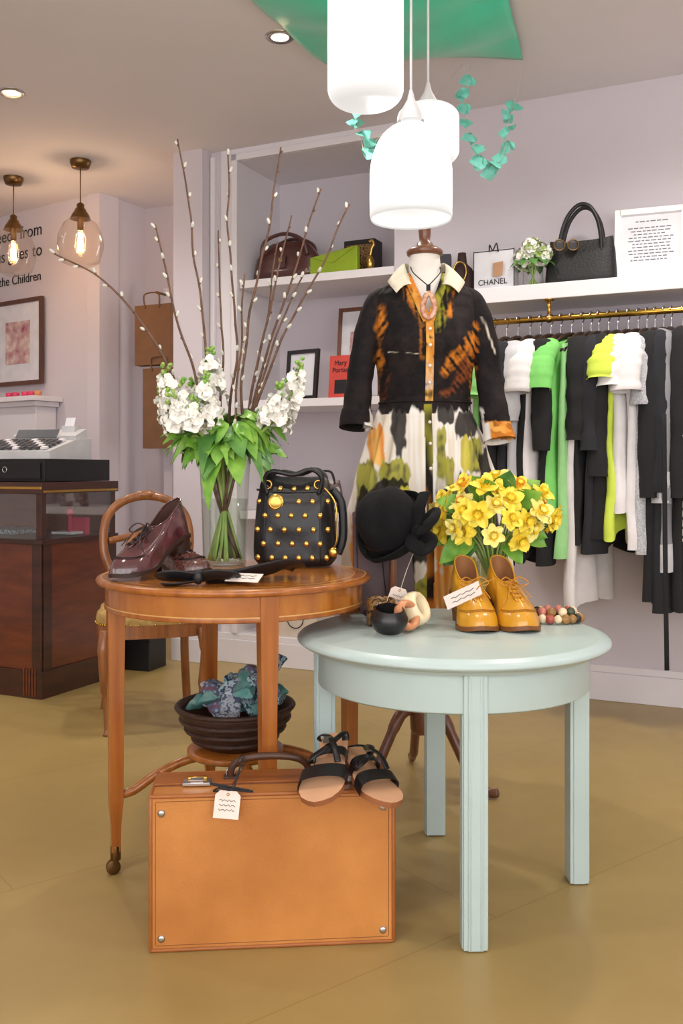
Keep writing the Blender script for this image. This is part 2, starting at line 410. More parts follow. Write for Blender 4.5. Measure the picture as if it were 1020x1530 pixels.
# ---------------------------------------------------------------- blue table
M_blue=mat('pale_blue_paint',(182,200,198),rough=.38,var=.03,scale=8,bump=.04,bs=60,coat=.15)
TX,TY,TH=.266,2.264,.61
b=MB()
b.lathe([(.0001,TH),(.345,TH),(.352,TH-.001),(.356,TH-.004),(.366,TH-.006),(.372,TH-.012),(.372,TH-.018),(.364,TH-.024),(.350,TH-.027),(.346,TH-.034),(.332,TH-.036)],M_blue,c=(TX,TY,0),n=96)
b.lathe([(.322,TH-.034),(.324,TH-.118),(.318,TH-.122),(.29,TH-.122),(.29,TH-.034)],M_blue,c=(TX,TY,0),n=96)
for a in (-88,2,92,182):
    T=Matrix.Translation((TX,TY,0))@Matrix.Rotation(math.radians(a),4,'Z'); b.T=T
    b.box((.305,0,.29),(.046,.050,.575),M_blue)
    b.box((.329,0,.29),(.004,.032,.575),M_blue)
    for s_ in (-1,1): b.tube([(.3305,s_*.011,.003),(.3305,s_*.011,.575)],.0025,M_blue,n=6); b.box((.305,s_*.0255,.29),(.03,.004,.575),M_blue)
b.T=Matrix.Identity(4)
b.obj('round_blue_table',bevel=.0015)

# ---------------------------------------------------------------- brown table
M_wt=wood('satinwood',(154,86,26),(188,118,46),rough=.25,stretch=(2,14,2),coat=.4)
M_wl=wood('satinwood_leg',(142,76,24),(176,106,42),rough=.3)
M_wi=wood('inlay_light',(206,154,86),(220,172,102))
BX,BY,BH=-.274,2.42,.73
b=MB(); c=(BX,BY,0)
b.lathe([(.0001,BH),(.305,BH)],M_wt,c=c,n=96); b.lathe([(.305,BH),(.308,BH)],M_wi,c=c,n=96); b.lathe([(.308,BH),(.334,BH)],M_wt,c=c,n=96)
b.lathe([(.334,BH),(.338,BH),],M_wi,c=c,n=96)
b.lathe([(.338,BH),(.347,BH-.002),(.350,BH-.008),(.347,BH-.015),(.337,BH-.018),(.327,BH-.019)],M_wl,c=c,n=96)
b.lathe([(.327,BH-.018),(.327,BH-.064)],M_wt,c=c,n=96); b.lathe([(.328,BH-.064),(.328,BH-.067)],M_wi,c=c,n=96); b.lathe([(.328,BH-.067),(.329,BH-.076),(.324,BH-.078),(.29,BH-.078),(.29,BH-.02)],M_wl,c=c,n=96)
for dx,dy in ((-.283,-.107),(.106,-.292),(.296,.150),(-.106,.285)):
    cx=math.hypot(dx,dy)
    b.T=Matrix.Translation((BX,BY,0))@Matrix.Rotation(math.atan2(dy,dx),4,'Z')
    zs=[(.055,.011),(.12,.012),(.18,.017),(.22,.017),(.45,.0185),(.64,.021),(BH-.018,.022)]
    b.tube([(cx,0,z) for z,_ in zs],[r*1.414 for _,r in zs],M_wl,n=4,up=(1,0,0),smooth=False)
    b.tube([(cx,0,.035),(cx,0,.07)],.013,M_bronze,n=12); b.tube([(cx+.006,-.008,.018),(cx+.006,.008,.018)],.0175,M_bronze,n=16)
    b.box((cx+.004,0,.035),(.008,.022,.02),M_bronze)
    b.tube(cr([(cx,0,.195),(.26,0,.20),(.20,.0,.235),(.12,0,.262),(.05,0,.262)],5),.013,M_wl,n=8,flat=.9)
b.T=Matrix.Identity(4)
b.lathe([(.0001,.285),(.115,.285),(.123,.281),(.124,.272),(.118,.266),(.0001,.266)],M_wl,c=c,n=48)
b.obj('round_wooden_table',bevel=.001)

# bowl with fabrics
M_wick=mat('dark_wicker',(58,34,24),rough=.55,var=.4,scale=60,stretch=(1,1,4),bump=.6,bs=90,bd=.004)
b=MB(); prof=[(.0001,.286),(.075,.286),(.10,.30),(.125,.335),(.145,.375),(.152,.392),(.146,.396),(.138,.38),(.12,.345),(.08,.30),(.0001,.298)]
b.lathe(prof,M_wick,c=(BX-.0,BY,0),n=40)
for zt,r_ in ((.31,.108),(.335,.126),(.36,.139),(.39,.15)): b.torus((BX,BY,zt),r_,.006,M_wick,n=40,k=6)
b.obj('wicker_bowl')
pats=[patmat('scarf_teal',(66,112,124),(150,170,176),(40,66,86),70),patmat('scarf_floral',(168,174,184),(90,110,134),(120,80,96),80),mat('scarf_green',(58,128,122),rough=.8,c2=(130,164,160),scale=40),patmat('scarf_pale',(130,146,160),(170,176,184),(80,90,112),75)]
b=MB()
for i in range(28):
    a=rr(0,6.28); r_=rr(0,.105); px=BX+r_*cos(a); py=BY+r_*sin(a)*.9; pz=.385+rr(0,.04)
    if i<5: px=BX+.025*i-.02;py=BY;pz=.435+.010*i
    d=V(cos(rr(0,3)),sin(rr(0,3)),rr(-.4,.6)).normalized(); sd=d.cross(V(0,0,1)).normalized(); ln=rr(.035,.060)
    sd2=rr(0,9)
    def fn(u,v,p=V(px,py,pz),d=d,sd=sd,ln=ln,q=sd2):
        t=2*pi*u; w=.016*(1+.25*sin(3*t+q)); return p+d*(ln*(v-.5)*2)+sd*(w*1.5*cos(t))+V(0,0,1)*(w*.75*sin(t)+.006*sin(v*7+q))
    b.grid(fn,14,6,pats[(3*i)%4],cu=True)
    for e in (0,1):
        ring=[fn(k/14,e) for k in range(14)]; b.poly(ring,pats[(3*i)%4])
b.obj('folded_scarves')

# ---------------------------------------------------------------- suitcase
M_tan=mat('tan_leather',(176,110,50),rough=.42,c2=(206,138,70),scale=5,bump=.35,bs=220,coat=.1)
M_tan2=mat('tan_leather_edge',(158,92,40),rough=.42,var=.10,scale=9,bump=.3,bs=220)
M_stitch=mat('stitch_brown',(110,62,30),rough=.7)
M_hand=mat('handle_brown',(70,42,28),rough=.4,var=.2)
b=MB(); ST=F(-.398,1.934,0,4.8); b.T=ST; SL,SD,SH=.513,.155,.325
b.box((SL/2,SD/2+.004,SH/2+.0),(SL-.004,SD-.008,SH-.004),M_tan)
b.box((SL/2,.0015,SH/2),(SL-.014,.004,SH-.016),M_tan)
for z in (.004,SH-.004): b.tube([(.006,0.001,z),(SL-.006,0.001,z)],.0045,M_tan2,n=8)
for x in (.004,SL-.004): b.tube([(x,0.001,.006),(x,0.001,SH-.006)],.0045,M_tan2,n=8)
for x in (.004,SL-.004):
    for z in (.004,SH-.004): b.tube([(x,0,z),(x,SD,z)],.0045,M_tan2,n=8)
for z in (.014,SH-.014): b.box((SL/2,-.0005,z),(SL-.03,.0012,.0012),M_stitch)
for x in (.014,SL-.014): b.box((x,-.0005,SH/2),(.0012,.0012,SH-.03),M_stitch)
b.box((SL/2,.058,SH-.001),(SL-.01,.0025,.003),M_stitch)
b.box((SL/2,.10,SH+.0005),(SL-.006,.075,.004),M_tan2)
for x in (.026,SL-.026):
    for z in (.028,SH-.038): b.sph((x,-.001,z),(.008,.004,.008),M_steel,n=16)
for x in (.095,SL-.095):
    b.box((x,.062,SH+.004),(.06,.03,.006),M_steel); b.box((x,.058,SH+.009),(.028,.018,.008),M_steel); b.tube([(x-.02,.075,SH+.009),(x+.02,.075,SH+.009)],.004,M_gold,n=8)
hx0,hx1=.165,.335
b.tube(cr([(hx0,.09,SH),(hx0+.004,.085,SH+.028),(hx0+.03,.08,SH+.046),(.25,.078,SH+.052),(hx1-.03,.08,SH+.046),(hx1-.004,.085,SH+.028),(hx1,.09,SH)],6),.008,M_hand,n=10)
for x in (hx0,hx1): b.box((x,.092,SH+.004),(.03,.024,.006),M_hand); b.torus((x,.09,SH+.014),.009,.0025,M_steel,M=Matrix.Rotation(pi/2,4,'X'),n=16,k=6)
b.T=Matrix.Identity(4)
suit=b.obj('leather_suitcase',bevel=.004)
def tag(name,M,w,h,txt=None,string=None,hole=True):
    b=MB(); b.T=M; k=min(w,h)*.18
    pts=[(-w/2,0,-h),(w/2,0,-h),(w/2,0,-k),(w/2-k,0,0),(-w/2+k,0,0),(-w/2,0,-k)]
    b.prism(pts,(0,.0012,0),M_tag); b.torus((0,-.0006,-k*.8),.0025,.0009,M_gold,M=Matrix.Rotation(pi/2,4,'X'),n=14,k=5)
    for j in range(3):
        z=-h*(.35+.17*j); P=[(-w*.32+w*.64*i/10,-.0006,z+.0022*sin(i*2.3+j)) for i in range(11)]
        b.tube(P,.0006,M_ink,n=4)
    b.T=Matrix.Identity(4)
    if string: b.tube(cr(string,6),.001,M_string if txt is None else txt,n=5)
    return b.obj(name)
tag('luggage_tag',F(-.232,1.925,.338,4,-6,6),.052,.056,M_ink,[(-.232,1.924,.332),(-.225,1.95,.345),(-.205,1.99,.372),(-.215,2.02,.382),(-.23,1.98,.36)])
b=MB()
for k in range(2):
    b.tube(cr([(-.22,1.925,.339),(-.25-.02*k,1.92,.345+.01*k),(-.262+.08*k,1.93,.335),(-.225,1.925,.34)],6),.0022,M_ink,n=6)
b.tube(cr([(-.222,1.925,.34),(-.215,1.96,.365),(-.21,1.998,.383)],5),.0022,M_ink,n=6)
b.obj('tag_ribbon')

# ---------------------------------------------------------------- shoes
HW=[(0,0),(.02,.42),(.06,.62),(.14,.74),(.28,.74),(.42,.70),(.56,.84),(.70,1.0),(.82,.93),(.92,.66),(.975,.36),(1,0)]
def shoe(name,M,upper,sole,lining,lace,L=.25,W=.088,heel=.03,ankle=.075,toe=.035,seam=None,heelw=.8,throat=.46,fr=.62,lacer=.002):
    b=MB(); b.T=M
    sm=lambda t:(lambda x:x*x*(3-2*x))(min(1,max(0,t)))
    def zs(s): return heel*(1-sm((s-.22)/.42))+.008+ .008*max(0,(s-.85)/.15)**2
    def Sp(phi,k=1.0):
        s=(1-cos(phi))/2; sd=1 if sin(phi)>=0 else -1
        return V(s*L,sd*interp(HW,s)[0]*W/2*k,zs(s)),s
    def Op(phi):
        c_=cos(phi); q=(1-c_)/2
        x=.02*L+(throat-.02)*L*q; y=.30*W*sin(phi)*(1-.22*q)
        zb=heel+ankle; zf=heel*.55+ankle*fr+.012
        z=zb+(zf-zb)*sm(q)-.007*abs(sin(phi))
        return V(x,y,z)
    def surf(phi,k):
        S,s=Sp(phi); O=Op(phi)
        h1=.046 if s<.3 else (.046+(toe*1.35-.046)*sm((s-.3)/.4))
        P1=S+V(0,0,h1)
        P2=O+(S-O)*.42; P2.z=S.z+(O.z-S.z)*(.62 if s>.5 else .7)
        a=1-k; return S*a**3+P1*(3*a*a*k)+P2*(3*a*k*k)+O*k**3
    b.grid(lambda u,v:surf(2*pi*u,v),56,14,upper,cu=True)
    def inner(u,v):
        O=Op(2*pi*u); q=O.copy(); q.x=O.x+(.24*L-O.x)*.10*v; q.y*=1-.1*v; q.z=O.z-(ankle*.6)*v; return q
    b.grid(inner,48,4,lining,cu=True); b.poly([inner(i/24,1) for i in range(24)],lining)
    b.tube([Op(2*pi*i/40) for i in range(40)],.0022,upper,n=6,closed=True)
    def so(u,v):
        p,s=Sp(2*pi*u,1.06); p.x=(p.x-L/2)*1.025+L/2; p.z=zs(s)+.004-.010*v; return p
    b.grid(so,48,2,sole,cu=True); b.poly([so(i/48,1) for i in range(48)],sole); b.poly([so(i/48,0) for i in range(48)][::-1],sole)
    if heel>.012:
        def hb(u,v):
            a=2*pi*u; x=.13*L+.13*L*cos(a); x=min(x,.235*L); y=W*.36*sin(a)
            k=1-(1-heelw)*v; return V(.11*L+(x-.11*L)*k,y*k,(heel+.002)*(1-v))
        b.grid(hb,24,3,sole,cu=True,smooth=True); b.poly([hb(i/24,1) for i in range(24)],sole)
    def top(k,y,lift=.002):
        best=None
        for j in range(-24,25):
            ph=pi+j*.035
            p=surf(ph,k)
            if best is None or abs(p.y-y)<abs(best.y-y): best=p
        return V(best.x,best.y,best.z+lift)
    if seam:
        b.tube([surf(pi+(i/16-.5)*1.9,.34) +V(.0004,0,.0012) for i in range(17)],.0014,seam,n=5)
        b.tube([surf(pi+(i/16-.5)*1.9,.31) +V(.0004,0,.0010) for i in range(17)],.0010,seam,n=5)
        for sd in (-1,1):
            b.tube([surf(pi+sd*(.35+.75*i/10),.96-.70*(i/10)**.7)+V(0,sd*.0012,.0008) for i in range(11)],.0014,seam,n=5)
    ks=[.60,.70,.80,.90]
    for sd in (-1,1):
        b.tube([top(.54+.46*i/6,sd*(.007+.004*i/6),.0012) for i in range(7)],.0032,upper,n=6,flat=.6)
    for k in ks:
        b.tube([top(k,-.012,.002),top(k+.02,0,.0055),top(k+.04,.012,.002)],lacer,lace,n=6)
        b.tube([top(k,.012,.002),top(k+.02,0,.0045),top(k+.04,-.012,.002)],lacer,lace,n=6)
    c_=top(.93,0,.009); b.sph(c_,.0042,lace,n=8)
    for sd in (-1,1):
        b.tube(cr([c_,c_+V(.008,sd*.018,.010),c_+V(.020,sd*.036,-.002),c_+V(.022,sd*.022,-.010),c_],5),lacer*.9,lace,n=5)
        b.tube(cr([c_,c_+V(.02,sd*.010,-.004),c_+V(.045,sd*.022,-.022),c_+V(.06,sd*.030,-.036)],5),lacer*.8,lace,n=5)
    b.T=Matrix.Identity(4)
    return b.obj(name)
M_ox=mat('oxblood_patent',(58,22,26),rough=.15,var=.35,scale=14,c2=(104,60,62),coat=.9)
M_ox2=mat('oxblood_glitter',(40,18,18),rough=.25,var=.35,scale=160,c2=(120,76,66),coat=.5)
M_oxd=mat('oxblood_dark',(30,13,15),rough=.3)
M_ln=mat('shoe_lining',(150,100,60),rough=.8)
M_lnd=mat('shoe_lining_dark',(70,40,34),rough=.8)
M_solb=mat('dark_sole',(48,28,20),rough=.5)
M_mu=mat('mustard_patent',(208,148,34),rough=.28,var=.08,scale=10,coat=.5)
M_mus=mat('mustard_sole',(120,72,30),rough=.45)
M_mud=mat('mustard_seam',(168,108,20),rough=.4)
M_mul=mat('mustard_lace',(188,124,28),rough=.6)
def shoeM(hx,hy,hz,tx,ty,roll=0,pitch=0):
    a=math.degrees(math.atan2(ty-hy,tx-hx)); return F(hx,hy,hz,a,roll,pitch)
shoe('patent_brogue',shoeM(-.400,2.45,BH+.042,-.540,2.24,roll=3,pitch=9),M_ox,M_solb,M_lnd,M_oxd,L=.265,W=.098,heel=.05,ankle=.105,seam=M_oxd)
shoe('patent_brogue',shoeM(-.53,2.52,BH,-.325,2.35,roll=0),M_ox2,M_solb,M_lnd,M_oxd,L=.25,W=.092,heel=.03,ankle=.07,seam=M_oxd)
shoe('mustard_lace_up_shoe',shoeM(.312,2.44,TH,.336,2.2),M_mu,M_mus,M_ln,M_mul,L=.235,W=.100,heel=.065,ankle=.100,seam=M_mud)
shoe('mustard_lace_up_shoe',shoeM(.402,2.44,TH,.440,2.2),M_mu,M_mus,M_ln,M_mul,L=.235,W=.100,heel=.065,ankle=.100,seam=M_mud)

# sandals
M_sole=mat('sandal_insole',(214,164,126),rough=.6,var=.05)
M_sedge=mat('sandal_edge',(150,92,56),rough=.6)
def sandal(M,mir=1):
    b=MB(); b.T=M; L=.235;W=.092
    HS=[(0,0),(.02,.36),(.07,.58),(.15,.68),(.3,.66),(.45,.66),(.6,.88),(.72,1),(.83,.97),(.92,.75),(.975,.42),(1,0)]
    def o(u,z,k=1):
        phi=2*pi*u; s=(1-cos(phi))/2; sd=(1 if sin(phi)>=0 else -1)
        return V(s*L,(sd*interp(HS,s)[0]*W/2+mir*.008*sin(pi*s*1.2))*k,z)
    n=48
    b.grid(lambda u,v:o(u,.012*(1-v)),n,1,M_sedge,cu=True); b.poly([o(i/n,.012) for i in range(n)][::-1],M_sole); b.poly([o(i/n,0) for i in range(n)],M_sedge)
    def strap(s0,s1,w,h,skew=0):
        def fn(u,v):
            a=pi*u; s=s0+(s1-s0)*u; hw=interp(HS,s)[0]*W/2+.003
            return V(s*L+(v-.5)*w,cos(a)*hw+mir*.008*sin(pi*s*1.2),.004+.012*min(1,4*sin(a))+h*sin(a)**.7)
        b.grid(fn,16,2,M_black)
    strap(.66,.76,.042,.022)
    strap(.38,.46,.028,.022)
    b.tube(cr([(.03,.03,.012),(.02,.028,.026),(.05,.02,.036),(.09,-.0,.038),(.12,-.03,.032),(.11,-.035,.012)],6),.008,M_black,n=6,flat=.25,up=(0,0,1))
    b.tube(cr([(.03,-.03,.012),(.03,-.025,.026),(.06,.0,.044),(.10,.02,.046),(.13,.03,.03)],6),.007,M_black,n=6,flat=.25,up=(0,0,1))
    b.box((.075,.0,.046),(.02,.016,.003),M_steel)
    b.T=Matrix.Identity(4)
    b.obj('leather_sandal',solid=0)
def aim(h,t,roll=0):
    h=Vector(h);t=Vector(t); x=(t-h).normalized(); y=V(0,0,1).cross(x).normalized(); z=x.cross(y)
    Mx=Matrix(((x.x,y.x,z.x,h.x),(x.y,y.y,z.y,h.y),(x.z,y.z,z.z,h.z),(0,0,0,1)))
    return Mx@Matrix.Rotation(math.radians(roll),4,'X')
sandal(aim((-.014,2.10,.398),(-.050,1.875,.318),4),1)
sandal(aim((.025,2.10,.366),(.088,1.90,.322),-8),-1)

# ---------------------------------------------------------------- vase with willow & stocks
VX,VY=-.326,2.62
b=MB(); b.lathe([(.0001,BH+.001),(.054,BH+.001),(.058,BH+.006),(.060,BH+.03),(.066,BH+.2),(.073,BH+.325)],M_glass,c=(VX,VY,0),n=40)
b.torus((VX,VY,BH+.325),.073,.0026,M_glass,n=40,k=6); b.torus((VX,VY,BH+.006),.055,.005,M_glass,n=40,k=8)
vase=b.obj('glass_vase')
b=MB(); b.lathe([(.0001,BH+.012),(.054,BH+.012),(.0575,BH+.03),(.063,BH+.185),(.0001,BH+.186)],M_water,c=(VX,VY,0),n=40); w_=b.obj('water')
w_.parent=vase; w_.location=w_.location-vase.location
M_bark=mat('willow_bark',(78,50,38),rough=.6,var=.3,scale=40,c2=(116,84,62))
M_cat=mat('catkin_fur',(208,208,196),rough=.95,var=.12,scale=80,sheen=.4)
b=MB()
def stemin(a,zr=.32):
    return [(VX+.035*cos(a+pi),VY+.035*sin(a+pi),BH+.02),(VX+.05*cos(a),VY+.05*sin(a),BH+zr)]
tips=[((-.452,2.62,1.92),[(-.415,2.62,1.62),(-.375,2.62,1.32)]),((-.325,2.70,1.915),[(-.322,2.68,1.66),(-.300,2.66,1.36)]),((-.163,2.55,1.875),[(-.205,2.56,1.62),(-.268,2.58,1.34)]),((-.060,2.68,1.80),[(-.135,2.66,1.56),(-.215,2.64,1.32)]),
 ((.022,2.55,1.72),[(-.085,2.57,1.50),(-.190,2.58,1.30)]),((-.50,2.50,1.65),[(-.47,2.52,1.48),(-.40,2.56,1.26)]),((-.805,2.60,1.60),[(-.66,2.6,1.52),(-.52,2.6,1.35)]),((-.19,2.75,1.665),[(-.24,2.7,1.3)]),((-.26,2.5,1.52),[(-.28,2.55,1.25)]),((-.10,2.62,1.56),[(-.20,2.6,1.32)]),
 ((-.145,2.74,1.74),[(-.22,2.70,1.42)]),((-.36,2.76,1.70),[(-.345,2.7,1.38)])]
for tip,mid in tips:
    a=math.atan2(tip[1]-VY,tip[0]-VX)
    P=cr(stemin(a)+list(reversed(mid))+[tip],12); P=[p+V(.012*noise.noise(p*7),.008*noise.noise(p*9+V(5,5,5)),0) for p in P]
    n=len(P); b.tube(P,[.0046*(1-.72*i/n)+.0009 for i in range(n)],M_bark,n=6)
    for i in range(int(n*.36),n,3):
        p=P[i]; d=(P[min(i+1,n-1)]-P[i-1]).normalized(); sd=d.cross(V(rr(-1,1),rr(-1,1),rr(-1,1))).normalized()
        dd=(d+sd*.6).normalized(); q=V(0,0,1).rotation_difference(dd).to_matrix().to_4x4()
        if random.random()<.9:
            b.sph(p+sd*.007+d*.006,(.0046,.0046,.0100),M_cat,n=8,M=q)
        b.sph(p+sd*.003,(.0036,.0036,.0052),M_bark,n=6,M=q)
b.obj('pussy_willow_branches')
def floret(b,p,d,r,m,np=5):
    d=d.normalized(); e1=d.cross(V(.3,.9,.2)).normalized(); e2=d.cross(e1)
    a0=rr(0,6)
    for k in range(np):
        a=a0+2*pi*k/np; o=e1*cos(a)+e2*sin(a); s=d.cross(o); tw=rr(-.3,.3)
        def fn(u,v,o=o,s=s,tw=tw): return p+o*(r*v)+s*((u-.5)*r*1.25*sin(pi*(.15+.75*v)))+d*(r*.45*sin(v*2.4)+r*.14*cos(u*6.28)+r*tw*(u-.5)*v)
        b.grid(fn,2,3,m)
b=MB()
spikes=[((-.475,2.55,1.25),(-.45,2.56,1.12)),((-.50,2.62,1.19),(-.45,2.6,1.10)),((-.42,2.50,1.20),(-.41,2.52,1.11)),((-.365,2.5,1.22),(-.37,2.54,1.14)),((-.365,2.60,1.30),(-.36,2.6,1.20)),
 ((-.42,2.66,1.22),(-.40,2.62,1.12)),((-.115,2.55,1.26),(-.165,2.56,1.15)),((-.17,2.52,1.19),(-.195,2.55,1.12)),((-.15,2.66,1.23),(-.19,2.64,1.12)),((-.45,2.48,1.17),(-.43,2.52,1.11)),((-.39,2.48,1.16),(-.39,2.5,1.11))]
for tp,bt in spikes:
    tp=Vector(tp);bt=Vector(bt)
    a=math.atan2(bt.y-VY,bt.x-VX)
    P=cr([(VX-.03*cos(a),VY-.03*sin(a),BH+.02),(VX+.045*cos(a),VY+.045*sin(a),BH+.30),bt,tp],8); b.tube(P,.004,M_stem,n=6)
    nf=24
    for i in range(nf):
        t=i/nf; p=bt.lerp(tp,t); an=i*2.4+rr(-.4,.4); e=V(cos(an),sin(an),rr(-.1,.5))
        r_=rr(.022,.030)*(1-.50*t)
        floret(b,p+e*(rr(.016,.036)*(1-.45*t)),e,r_,M_petalw)
    for i in range(18):
        b.sph(tp+V(rr(-.011,.011),rr(-.011,.011),rr(-.01,.040)),rr(.004,.007),M_stem if i%2 else M_green,n=6)
rnd=random.Random(5)
for i in range(130):
    a=i*2.399+rnd.random()*.5; r0=.050; z=BH+.325+.10*rnd.random()
    L=.075+.075*rnd.random(); el=-.35+1.1*rnd.random()
    leaf(b,(VX+r0*cos(a)*1.2,VY+r0*sin(a),z),(cos(a)*1.45,sin(a)*.8,el),L,.052+.032*rnd.random(),M_green if i%4 else M_green2,droop=.5+1.2*rnd.random(),fold=.15,up=(rnd.random()-.5,-.8+rnd.random()*.4,.7))
for i in range(16):
    a=rr(0,6.28); a2=a+pi+rr(-.6,.6)
    b.tube(cr([(VX+.045*cos(a),VY+.045*sin(a),BH+.015),(VX+.01*cos(a),VY+.01*sin(a),BH+.14),(VX+.05*cos(a2),VY+.05*sin(a2),BH+.33)],5),.0048,M_stem,n=6)
b.obj('white_stock_flowers')

# ---------------------------------------------------------------- studded handbag
b=MB(); b.T=F(-.128,2.60,BH+.004,-6)
bagtab=[(0,.100,.055),(.015,.112,.066),(.10,.114,.068),(.17,.106,.058),(.215,.098,.040),(.238,.090,.024),(.250,.075,.012)]
def slouch(x,z): return .007*noise.noise(V(x*16,z*16,3))+.005*noise.noise(V(x*34,z*10,8))
def bagS(th,z):
    w,d=interp(bagtab,z); c_=cos(th);s_=sin(th); e=.62
    x=w*math.copysign(abs(c_)**e,c_); y=d*math.copysign(abs(s_)**e,s_)
    k=1+slouch(x,z)/.07
    zz=z+ (.012*(abs(x)/.1)**2-.008)*max(0,(z-.17)/.08)+.006*noise.noise(V(x*20,z*9,1))*(z/.25)
    return V(x*(1+.04*noise.noise(V(z*14,y*9,0))),y*k,zz)
b.grid(lambda u,v:bagS(2*pi*u,.25*v),64,30,M_black,cu=True); b.poly([bagS(2*pi*i/64,.25) for i in range(64)],M_black); b.poly([bagS(2*pi*i/48,0) for i in range(48)][::-1],M_black)
def bagF(x,z):
    w,d=interp(bagtab,z); k=min(.999,abs(x)/w); s_=(max(0,1-k**(2/.62)))**(.62/2)
    zz=z+ (.012*(abs(x)/.1)**2-.008)*max(0,(z-.17)/.08)
    return V(x,-d*s_*(1+slouch(x,z)/.07),zz)
for r_ in range(6):
    for k in range(6):
        x=-.095+.038*k+(.019 if r_%2 else 0)+.002*sin(r_*5+k); z=.024+.038*r_
        if abs(x)>interp(bagtab,z)[0]*.94: continue
        if (x+.045)**2+(z-.175)**2<.0008: continue
        b.sph(bagF(x,z),(.0085,.0045,.0085),M_gold,n=12)
for x in (-.075,.078): b.tube([bagF(x,.01+.21*i/12)+V(0,-.0005,0) for i in range(13)],.002,M_blackmat,n=5)
b.tube([bagF(-.105+.21*i/14,.205) +V(0,-.001,0) for i in range(15)],.0035,M_black,n=6)
p=bagF(-.045,.175); b.sph(p+V(0,-.003,0),(.023,.004,.023),M_gold,n=20); b.torus(p+V(0,-.006,0),.017,.0022,M_gold,M=Matrix.Rotation(pi/2,4,'X'),n=24,k=6)
for sgn in (-1,1):
    y=sgn*.03
    b.tube(cr([(-.070,y*1.3,.195),(-.078,y*1.5,.235),(-.055,y*1.8,.258),(.005,y*2.0,.250),(.05,y*1.7,.264),(.080,y*1.5,.240),(.070,y*1.3,.195)],6),.0080,M_black,n=8,flat=.8)
    for x in (-.07,.07): b.torus((x,y*1.45,.222),.011,.0025,M_gold,M=Matrix.Rotation(pi/2,4,'X'),n=16,k=6)
b.tube(cr([(.085,-.045,.215),(.118,-.052,.17),(.122,-.055,.08),(.110,-.05,.045)],6),.0026,M_gold,n=6); b.sph((.112,-.058,.04),(.014,.006,.014),M_gold,n=10)
b.tube(cr([(.10,0,.21),(.128,0,.17),(.133,0,.08),(.118,0,.03)],6),.012,M_black,n=6,flat=.35,up=(0,1,0))
b.T=Matrix.Identity(4); b.obj('studded_black_handbag')

# black leather bow belt
M_blk2=mat('satin_black',(24,24,28),rough=.45,var=.2)
b=MB()
def strip(b,P,w,m,up=(0,0,1),th=.003):
    b.tube(cr(P,6),w/2,m,n=8,flat=th*2/w,up=up)
z=BH; b.T=Matrix.Translation((.022,0,0))
upb=(0,.75,.66)
strip(b,[(-.352,2.165,z+.018),(-.40,2.150,z+.026),(-.435,2.155,z+.022),(-.42,2.175,z+.018),(-.36,2.175,z+.018)],.034,M_blk2,upb)
strip(b,[(-.352,2.165,z+.018),(-.31,2.150,z+.028),(-.272,2.16,z+.023),(-.285,2.185,z+.018),(-.345,2.178,z+.018)],.034,M_blk2,upb)
strip(b,[(-.352,2.17,z+.010),(-.40,2.14,z+.006),(-.43,2.145,z+.005)],.030,M_blk2,(0,.3,1))
b.sph((-.352,2.158,z+.020),(.013,.012,.018),M_blk2,n=12)
strip(b,[(-.34,2.19,z+.014),(-.27,2.20,z+.016),(-.21,2.23,z+.028),(-.15,2.28,z+.036),(-.14,2.34,z+.022)],.060,M_blk2,(0,.7,.7))
strip(b,[(-.30,2.20,z+.008),(-.24,2.26,z+.014),(-.17,2.33,z+.026),(-.14,2.34,z+.018)],.048,M_blk2,(0,.4,.9))
b.T=Matrix.Identity(4); b.obj('black_bow_belt')
b=MB(); b.T=F(-.225,2.165,BH+.018,-22,28); b.box((0,0,0),(.085,.034,.0012),M_tag)
for j in range(2): b.tube([(-.03+.06*i/10,.006-.010*j+.002*sin(i*2.1),.0012) for i in range(11)],.0006,M_ink,n=4)
b.T=Matrix.Identity(4); b.obj('price_tag')

# ---------------------------------------------------------------- mannequin with dress
MX,MY=.262,2.95
M_cream=mat('mannequin_linen',(228,222,214),rough=.8,bump=.1,bs=300)
M_ws=wood('walnut_stand',(90,52,36),(124,76,50),rough=.35)
b=MB()
mt=[(.95,.13,.10),(1.20,.12,.085),(1.30,.13,.10),(1.38,.145,.115),(1.45,.145,.100),(1.52,.145,.080),(1.56,.125,.066),(1.585,.085,.055),(1.61,.052,.048),(1.67,.047,.045)]
b.grid(lambda u,v:(lambda z:V(MX+interp(mt,z)[0]*cos(2*pi*u),MY+interp(mt,z)[1]*sin(2*pi*u),z))(.95+.72*v),40,40,M_cream,cu=True)
b.lathe([(.0001,1.668),(.048,1.668),(.056,1.672),(.058,1.682),(.05,1.69),(.034,1.698),(.026,1.70),(.024,1.71),(.016,1.716),(.0185,1.73),(.02,1.75),(.017,1.768),(.019,1.776),(.014,1.783),(.0001,1.784)],M_ws,c=(MX,MY,0),n=32)
px,py=MX-.015,MY
b.lathe([(.0001,.95),(.02,.95),(.02,.42),(.024,.40),(.02,.38),(.02,.30),(.028,.28),(.033,.24),(.03,.18),(.022,.165),(.0001,.16)],M_ws,c=(px,py,0),n=24)
for a in (-28,-152,92):
    ar=math.radians(a); d=V(cos(ar),sin(ar),0)
    P=[V(px,py,.25)+d*.02,V(px,py,.235)+d*.07,V(px,py,.15)+d*.12,V(px,py,.06)+d*.17,V(px,py,.018)+d*.225,V(px,py,.02)+d*.255]
    b.tube(cr(P,6),[.018]*10+[.015]*10+[.012]*11,M_ws,n=10,flat=1.1)
b.obj('dress_form_mannequin')
